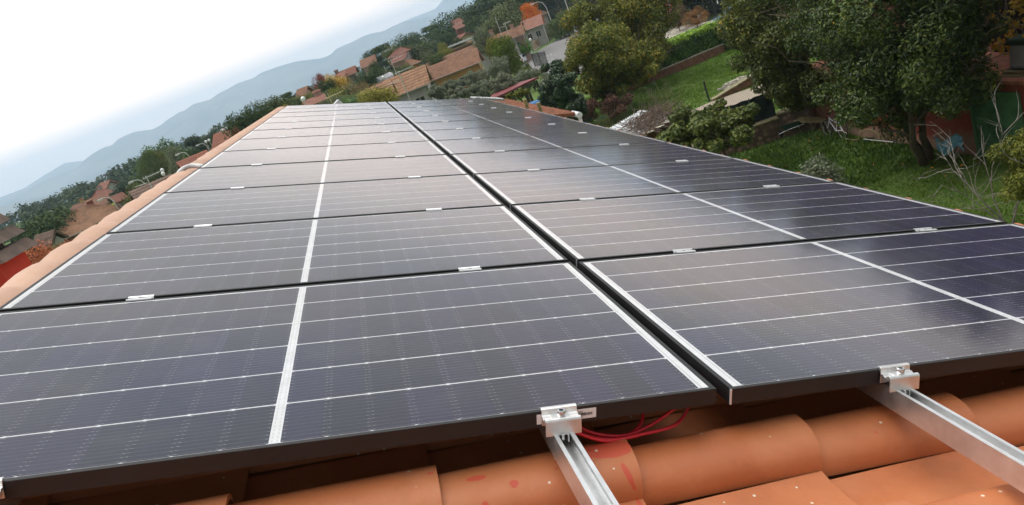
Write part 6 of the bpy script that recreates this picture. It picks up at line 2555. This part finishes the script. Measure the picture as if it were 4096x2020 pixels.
# ------------------------------------------------------------------ street lamps, aerials
def lamp_at(label, u, v_, D, arm=1.2, globe=False, rise=.5, hs=1.0, group=None, gz=None):
    p = far(u, v_, D)
    g = float(ground_h(np.array(p.x), np.array(p.y))) if gz is None else gz
    rz = -math.atan2(p.x - CAM.x, p.y - CAM.y)
    t = thing('street_lamp', label, 'street lamp', (p.x, p.y, g), rz=rz, group=group)
    H = p.z - g
    b = MB()
    if globe:
        b.tube([(0, 0, 0), (0, 0, H)], [.05, .035], 6)
    else:
        b.tube([(arm, 0, 0), (arm, 0, H * .5), (arm * .98, 0, H - rise * 1.3), (arm * .8, 0, H - rise * .35), (arm * .45, 0, H + .02), (0.15 * hs, 0, H + .06)], [.085 * hs, .075 * hs, .055 * hs, .05 * hs, .045 * hs, .04 * hs], 8)
    b.build('pole', M['lamp_grey'], t)
    b = MB()
    if globe:
        b.lathe([(.02, H - .05), (.13, H), (.19, H + .14), (.16, H + .28), (.02, H + .36)], seg=12)
        b.build('lamp_head', M['opal'], t, smooth=True)
    else:
        b.box((-.12 * hs, 0, H + .04), (.62 * hs, .26 * hs, .16 * hs), taper=.75)
        b.build('lamp_head', M['lamp_grey'], t, bevel=.03)
        b = MB()
        b.box((-.16 * hs, 0, H - .05), (.42 * hs, .2 * hs, .07 * hs))
        b.build('lens', M['opal'], t)
    return t


M['lamp_grey'] = simple('galvanised_grey', (.50, .50, .46), .55, 0, .1, 4)
M['opal'] = simple('opal_lens', (.85, .86, .86), .3)
lamp_at('tall curved street lamp beside the orange tree', 2132, 16, 142, 2.1, rise=1.1, hs=1.3)
lamp_at('curved street lamp left of the grey gable house', 529, 728, 86, 1.0)
lamp_at('curved street lamp in front of the umbrella pine', 714, 617, 100, 1.0)
lamp_at('curved street lamp near the layered cedar', 794, 580, 120, 1.0)
lamp_at('globe lamp left of the yellow house, lower one', 826, 571, 108, globe=True)
lamp_at('globe lamp left of the yellow house, higher one', 838, 565, 112, globe=True)
lamp_at('globe lamp by the conduit, above another', 652, 687, 80, globe=True)
lamp_at('globe lamp by the conduit, below another', 656, 701, 78, globe=True)
lamp_at('curved street lamp by the lime green bush', 406, 798, 84, .9)
lamp_at('globe lamp near the small tan house at the far left panel corner', 1216, 404, 60, globe=True)
lamp_at('white globe garden lamp below the pink tower house', 1535, 316, 84, globe=True)
lamp_at('village street lamp behind the long roofs', 1687, 153, 170, .9)
lamp_at('globe lamp on a dark post at the log fence', 2122, 163, 108, globe=True)
p = far(2262, 10, 120)
t = thing('utility_pole', 'plain leaning utility pole left of the autumn trees', 'pole', (p.x, p.y, 0))
b = MB()
b.tube([(0, 0, 0), (.05, 0, p.z + 1.8)], [.11, .07], 8)
b.build('pole', M['lamp_grey'], t)
for (u, v_, vb, D, lab) in ((1535, 262, 330, 105, 'thin pole left of the pink tower house'), (1690, 165, 200, 160, 'thin pole behind the long roofs'), (1980, 68, 125, 118, 'thin mast behind the long tiled roof')):
    p = far(u, v_, D)
    t = thing('thin_pole', lab, 'pole', (p.x, p.y, 0))
    b = MB()
    b.tube([(0, 0, 0), (0, 0, p.z)], [.06, .04], 6)
    b.build('pole', M['lamp_grey'], t)


def aerial(label, u, v_, D, H, w_=1.3, n=7, yaw=0.3, mat='lamp_grey', second=True, r_=.014):
    """(u, v_) is the top of the mast"""
    p = far(u, v_, D)
    t = thing('tv_aerial', label, 'aerial', (p.x, p.y, p.z - H), rz=-math.atan2(p.x - CAM.x, p.y - CAM.y) + yaw)
    b = MB()
    b.tube([(0, 0, -.4), (0, 0, H)], r_ * 1.8, 6)
    b.build('mast', M[mat], t)
    b = MB()
    b.tube([(-w_ * .2, 0, H - .1), (w_ * .8, 0, H - .06)], r_, 5)
    for k in range(n):
        x = -w_ * .15 + k * w_ * .9 / n
        h2 = .28 - .018 * k
        b.tube([(x, -h2, H - .08), (x, h2, H - .08)], r_ * .7, 4)
        b.tube([(x, 0, H - .08 - h2 * .5), (x, 0, H - .08 + h2 * .5)], r_ * .6, 4)
    b.build('yagi', M[mat], t)
    if second:
        b = MB()
        b.tube([(-w_ * .1, 0, H * .72), (-w_ * .75, .2, H * .72 + .05)], r_, 5)
        for k in range(n - 2):
            x = -w_ * .15 - k * w_ * .6 / n
            b.tube([(x, -.22, H * .72 + .02), (x, .22, H * .72 + .02)], r_ * .7, 4)
        b.build('second_yagi', M[mat], t)
    return t


M['brass'] = simple('yellowish_aerial', (.50, .47, .22), .5)
aerial('yellowish tv aerial at the far edge of the left panels', 1312, 377, 22, .55, .55, 7, -.2, 'brass', False, .007)
aerial('tall tv aerial with two yagis above the coppo roof', 1592, 285, 58, 2.4, 1.5, 8, .2, r_=.022)
aerial('slim tv aerial with a long boom before the pink tower house', 1562, 238, 70, 4.0, 1.5, 5, .1, r_=.016)
aerial('tv aerial on the grey gable house', 583, 705, 50, 1.4, 1.1, 7, .2, r_=.018)
aerial('tv aerial on the chimney of the terracotta roofed house', 2018, 92, 118, 1.6, 1.3, 6, .1, r_=.03)
aerial('short tv aerial left of the coppo roof', 1470, 368, 56, 1.4, .7, 5, .5, r_=.014)
aerial('tv aerial on the low pink roof before the reddish tree', 222, 998, 30, .9, .8, 4, .2, 'brass', False, .012)
p = far(1340, 406, 20)
t = thing('roof_vent', 'white vent cowl at the far edge of the left panels', 'vent', (p.x, p.y, p.z - .2), rz=.3)
b = MB()
b.box((0, 0, .1), (.26, .18, .14), mat=Matrix.Rotation(R(-25), 3, 'Y'))
b.tube([(0, 0, -.5), (0, 0, .1)], .05, 8)
b.build('cowl', M['dirty_white'], t)

# ------------------------------------------------------------------ cars
def car_at(label, u, v_, z, heading, paint, scale=1.0, hatch=True):
    p = at(u, v_, z)
    t = thing('parked_car', label, 'car', (p.x, p.y, z), rz=heading)
    # side profile (x forward, z up), lofted over the width
    prof = [(-1.95, .32), (-1.98, .62), (-1.90, .92), (-1.62, 1.38), (-1.30, 1.47), (0.05, 1.48), (.35, 1.40), (1.0, 1.0), (1.75, .86), (1.98, .66), (2.0, .32)]
    W_ = .86
    V, F = [], []
    secs = [(-1.0, .90), (-.92, .985), (0, 1.0), (.92, .985), (1.0, .90)]
    n = len(prof)
    for (s, k) in secs:
        for (x, z_) in prof:
            inset = .0 if z_ < .95 else (z_ - .95) * .42
            V.append((x * (1 if abs(s) < .95 else .985), s * (W_ - inset), .32 + (z_ - .32) * k))
    for i in range(len(secs) - 1):
        for j in range(n - 1):
            a = i * n + j
            F.append((a, a + n, a + n + 1, a + 1))
        F.append((i * n, i * n + n - 1, (i + 1) * n + n - 1, (i + 1) * n))
    F.append(tuple(range(n)))
    F.append(tuple((len(secs) - 1) * n + j for j in range(n - 1, -1, -1)))
    b = MB()
    b.add(V, F)
    b.build('body', paint, t, smooth=True)
    g = M['glass_dark']
    b = MB()   # rear window
    b.add([(-1.905, -.60, .99), (-1.905, .60, .99), (-1.69, .52, 1.34), (-1.69, -.52, 1.34)], [(0, 3, 2, 1)])
    b.build('rear_window', g, t)
    b = MB()
    b.add([(.42, -.56, 1.38), (.42, .56, 1.38), (1.02, .68, 1.02), (1.02, -.68, 1.02)], [(0, 3, 2, 1), (0, 1, 2, 3)])
    b.build('windscreen', g, t)
    for s in (-1, 1):
        b = MB()
        q = [(-1.5, 1.0), (-1.28, 1.36), (.18, 1.37), (.75, 1.0)]
        b.add([(x, s * (W_ - (z_ - .95) * .42 + .012), .32 + (z_ - .32) * .985) for x, z_ in q], [(0, 1, 2, 3) if s > 0 else (3, 2, 1, 0)])
        b.build('side_window', g, t)
        for x in (-1.25, 1.28):
            b = MB()
            b.tube([(x, s * .66, .32), (x, s * .87, .32)], [.32, .32], 18)
            w_ = b.build('wheel', M['rubber'], t)
            b = MB()
            b.tube([(x, s * .868, .32), (x, s * .885, .32)], [.2, .19], 12)
            b.build('rim', M['steel'], w_)
        b = MB()
        b.box((-1.955, s * .70, .82), (.09, .2, .30))
        b.build('tail_light', M['tail_red'], t, bevel=.02)
        b = MB()
        b.box((.75, s * .92, 1.02), (.12, .16, .12))
        b.build('wing_mirror', M['rubber'], t)
        b = MB()
        b.box((1.93, s * .62, .70), (.1, .3, .14))
        b.build('headlight', M['opal'], t)
    b = MB()
    b.box((-1.985, 0, .42), (.08, 1.5, .22))
    b.build('bumper', M['rubber'], t)
    b = MB()
    b.box((-1.995, 0, .66), (.03, .5, .12))
    b.build('number_plate', M['opal'], t)
    return t


M['tail_red'] = simple('tail_light_red', (.45, .02, .02), .3)
WP = Mat('white_car_paint', .25, 0, (.74, .75, .77)).m
BP = Mat('blue_grey_car_paint', .3, .3, (.10, .16, .20)).m
hd_ = math.atan2(at(2240, 140, 0).y - at(2140, 235, 0).y, at(2240, 140, 0).x - at(2140, 235, 0).x)
car_at('white car with a raised tailgate edge, the farther of the two parked by the road', 2106, 236, .07, hd_, WP)
car_at('white car with a red tail light, the nearer of the two parked by the road', 2088, 256, .07, hd_, WP)
car_at('blue grey car parked before the big black gate', 2935, 88, .07, R(150), BP)

# ------------------------------------------------------------------ log fence along the road, railings, gates
f0, f1 = at(2136, 204, 0), at(2240, 128, 0)
d = (f1 - f0)
L = d.length
d.normalize()
t = thing('log_fence', 'stepped fence of pale tan logs along the road', 'fence', f0, rz=math.atan2(d.y, d.x))
nP = 7
for k in range(nP):
    b = MB()
    x0, x1 = L * k / nP, L * (k + 1) / nP - .12
    for j in range(9):
        b.tube([(x0 + .12 * j * .2, 0, .15 + j * .16), (x1, 0, .15 + j * .16 + .05)], .075, 6)
    b.build('log_panel', M['log'] if 'log' in M else M.setdefault('log', simple('pale_logs', (.38, .27, .19), .9, 0, .2, 3)), t)
for k in range(nP + 1):
    b = MB()
    b.box((L * k / nP - .06, 0, .85), (.14, .14, 1.7))
    b.build('post', M['post_dark'], t)
b = MB()
b.b2((-.5, -.35, 0), (L, -.12, .14))
b.build('kerb', M['concrete'], t)


def railing(label, p0, p1, h, mat, step=.12, name='railing', cat='railing', solid=None, zb=.0, bar=.014):
    d = Vector((p1.x - p0.x, p1.y - p0.y, 0))
    L = d.length
    t = thing(name, label, cat, (p0.x, p0.y, 0), rz=math.atan2(d.y, d.x))
    b = MB()
    for z in (zb + .12, h):
        b.tube([(0, 0, z), (L, 0, z)], bar * 1.8, 5)
    k = 0
    while k * step < L:
        b.tube([(k * step, 0, zb + .05), (k * step, 0, h)], bar, 4)
        k += 1
    b.build('bars', mat, t)
    for x in (0, L / 2, L):
        b = MB()
        b.box((x, 0, (h + zb) / 2 + .05), (.09, .09, h - zb + .1))
        b.build('post', mat, t)
    if solid:
        b = MB()
        b.b2((-.1, -.14, 0), (L + .1, .14, zb))
        b.build('base_wall', solid, t)
    return t


railing('dark sliding gate with upright bars below the road', at(2142, 268, 0), at(2196, 262, 0), 1.9, M['post_dark'], .16, 'sliding_gate', 'gate', None, .1, .02)
railing('white railing right of the dark sliding gate', at(2196, 262, 0), at(2222, 252, 0), 1.3, M['white_metal'], .2, 'railing', 'railing', M['dirty_white'], .35)
railing('dark gate left of the parked white cars', at(2050, 250, 0), at(2075, 220, 0), 1.8, M['post_dark'], .2, 'side_gate', 'gate')
A0, A1_ = at(2655, 116, 0), at(2705, 104, 0)
B0, B1 = at(2727, 97, 0), at(2832, 84, 0)
C1 = at(2905, 66, 0)
railing('iron fence on a stained wall, left of the pedestrian gate', at(2610, 126, 0), A1_, 2.2, M['post_dark'], .18, 'iron_fence', 'fence', M['coping'], .75)
railing('iron fence on a stained wall, right of the pedestrian gate', B0, B1, 2.1, M['post_dark'], .18, 'iron_fence', 'fence', M['coping'], .75)
railing('narrow pedestrian gate with a white letter box', A1_, B0, 2.0, M['post_dark'], .12, 'pedestrian_gate', 'gate')
t = railing('big black double gate of upright bars', B1, C1, 2.9, M['post_dark'], .11, 'black_gate', 'gate', None, .1, .022)
b = MB()
b.box((2.0, -.05, 1.7), (.12, .05, .35))
b.build('handle', M['white_metal'], t)
p = A1_.lerp(B0, .6)
t = thing('letter_box', 'white letter box on the pedestrian gate', 'letter box', (p.x, p.y - .15, 1.5))
b = MB()
b.box((0, 0, 0), (.3, .16, .4))
b.build('box', M['white_metal'], t, bevel=.02)
b = MB()
b.box((0, -.082, .1), (.2, .01, .03))
b.build('slot', M['rubber'], t)
p = B0.lerp(B1, .78)
t = thing('meter_cabinet', 'pale grey meter cabinet in the stained wall', 'cabinet', (p.x, p.y - .22, .45))
b = MB()
b.box((0, 0, 0), (.75, .14, .85))
b.build('cabinet', M['grey_plastic'], t, bevel=.02)
b = MB()
b.box((0, -.075, 0), (.62, .015, .72))
b.build('door', M['dirty_white'], t)
p = at(2662, 112, 0)
t = thing('gate_pillar', 'grey square pillar with a white plate left of the pedestrian gate', 'pillar', (p.x, p.y - .3, 0), rz=.2)
b = MB()
b.box((0, 0, .7), (.45, .45, 1.4))
b.box((0, 0, 1.43), (.52, .52, .07))
b.build('pillar', M['grey_plastic'], t)
b = MB()
b.box((0, -.235, 1.05), (.2, .02, .25))
b.build('plate', M['white_metal'], t)
# parasol
p = far(2634, 34, 84)
t = thing('parasol', 'half closed red and white striped parasol behind the iron fence', 'parasol', (p.x, p.y, 0), rz=.3)
t.rotation_euler = (0, R(18), 0)
V, F, MI = [], [], []
seg = 16
prof = [(.05, p.z + .85), (.22, p.z + .5), (.40, p.z), (.48, p.z - .5), (.40, p.z - .75)]
for (r_, z) in prof:
    for k in range(seg):
        a = 2 * PI * k / seg
        rr_ = r_ * (1.12 if k % 2 else .85)
        V.append((rr_ * math.cos(a), rr_ * math.sin(a), z))
for i in range(len(prof) - 1):
    for k in range(seg):
        k2 = (k + 1) % seg
        F.append((i * seg + k, i * seg + k2, (i + 1) * seg + k2, (i + 1) * seg + k))
        MI.append(0 if (k // 2 + (i == 2) * 2) % 3 else 1)
b = MB()
b.add(V, F)
b.mi = MI
b.build('canopy', [simple('parasol_red', (.55, .03, .06), .7), M['white_metal']], t)
b = MB()
b.tube([(0, 0, 0), (0, 0, p.z + .9)], .03, 6)
b.build('pole', M['white_metal'], t)
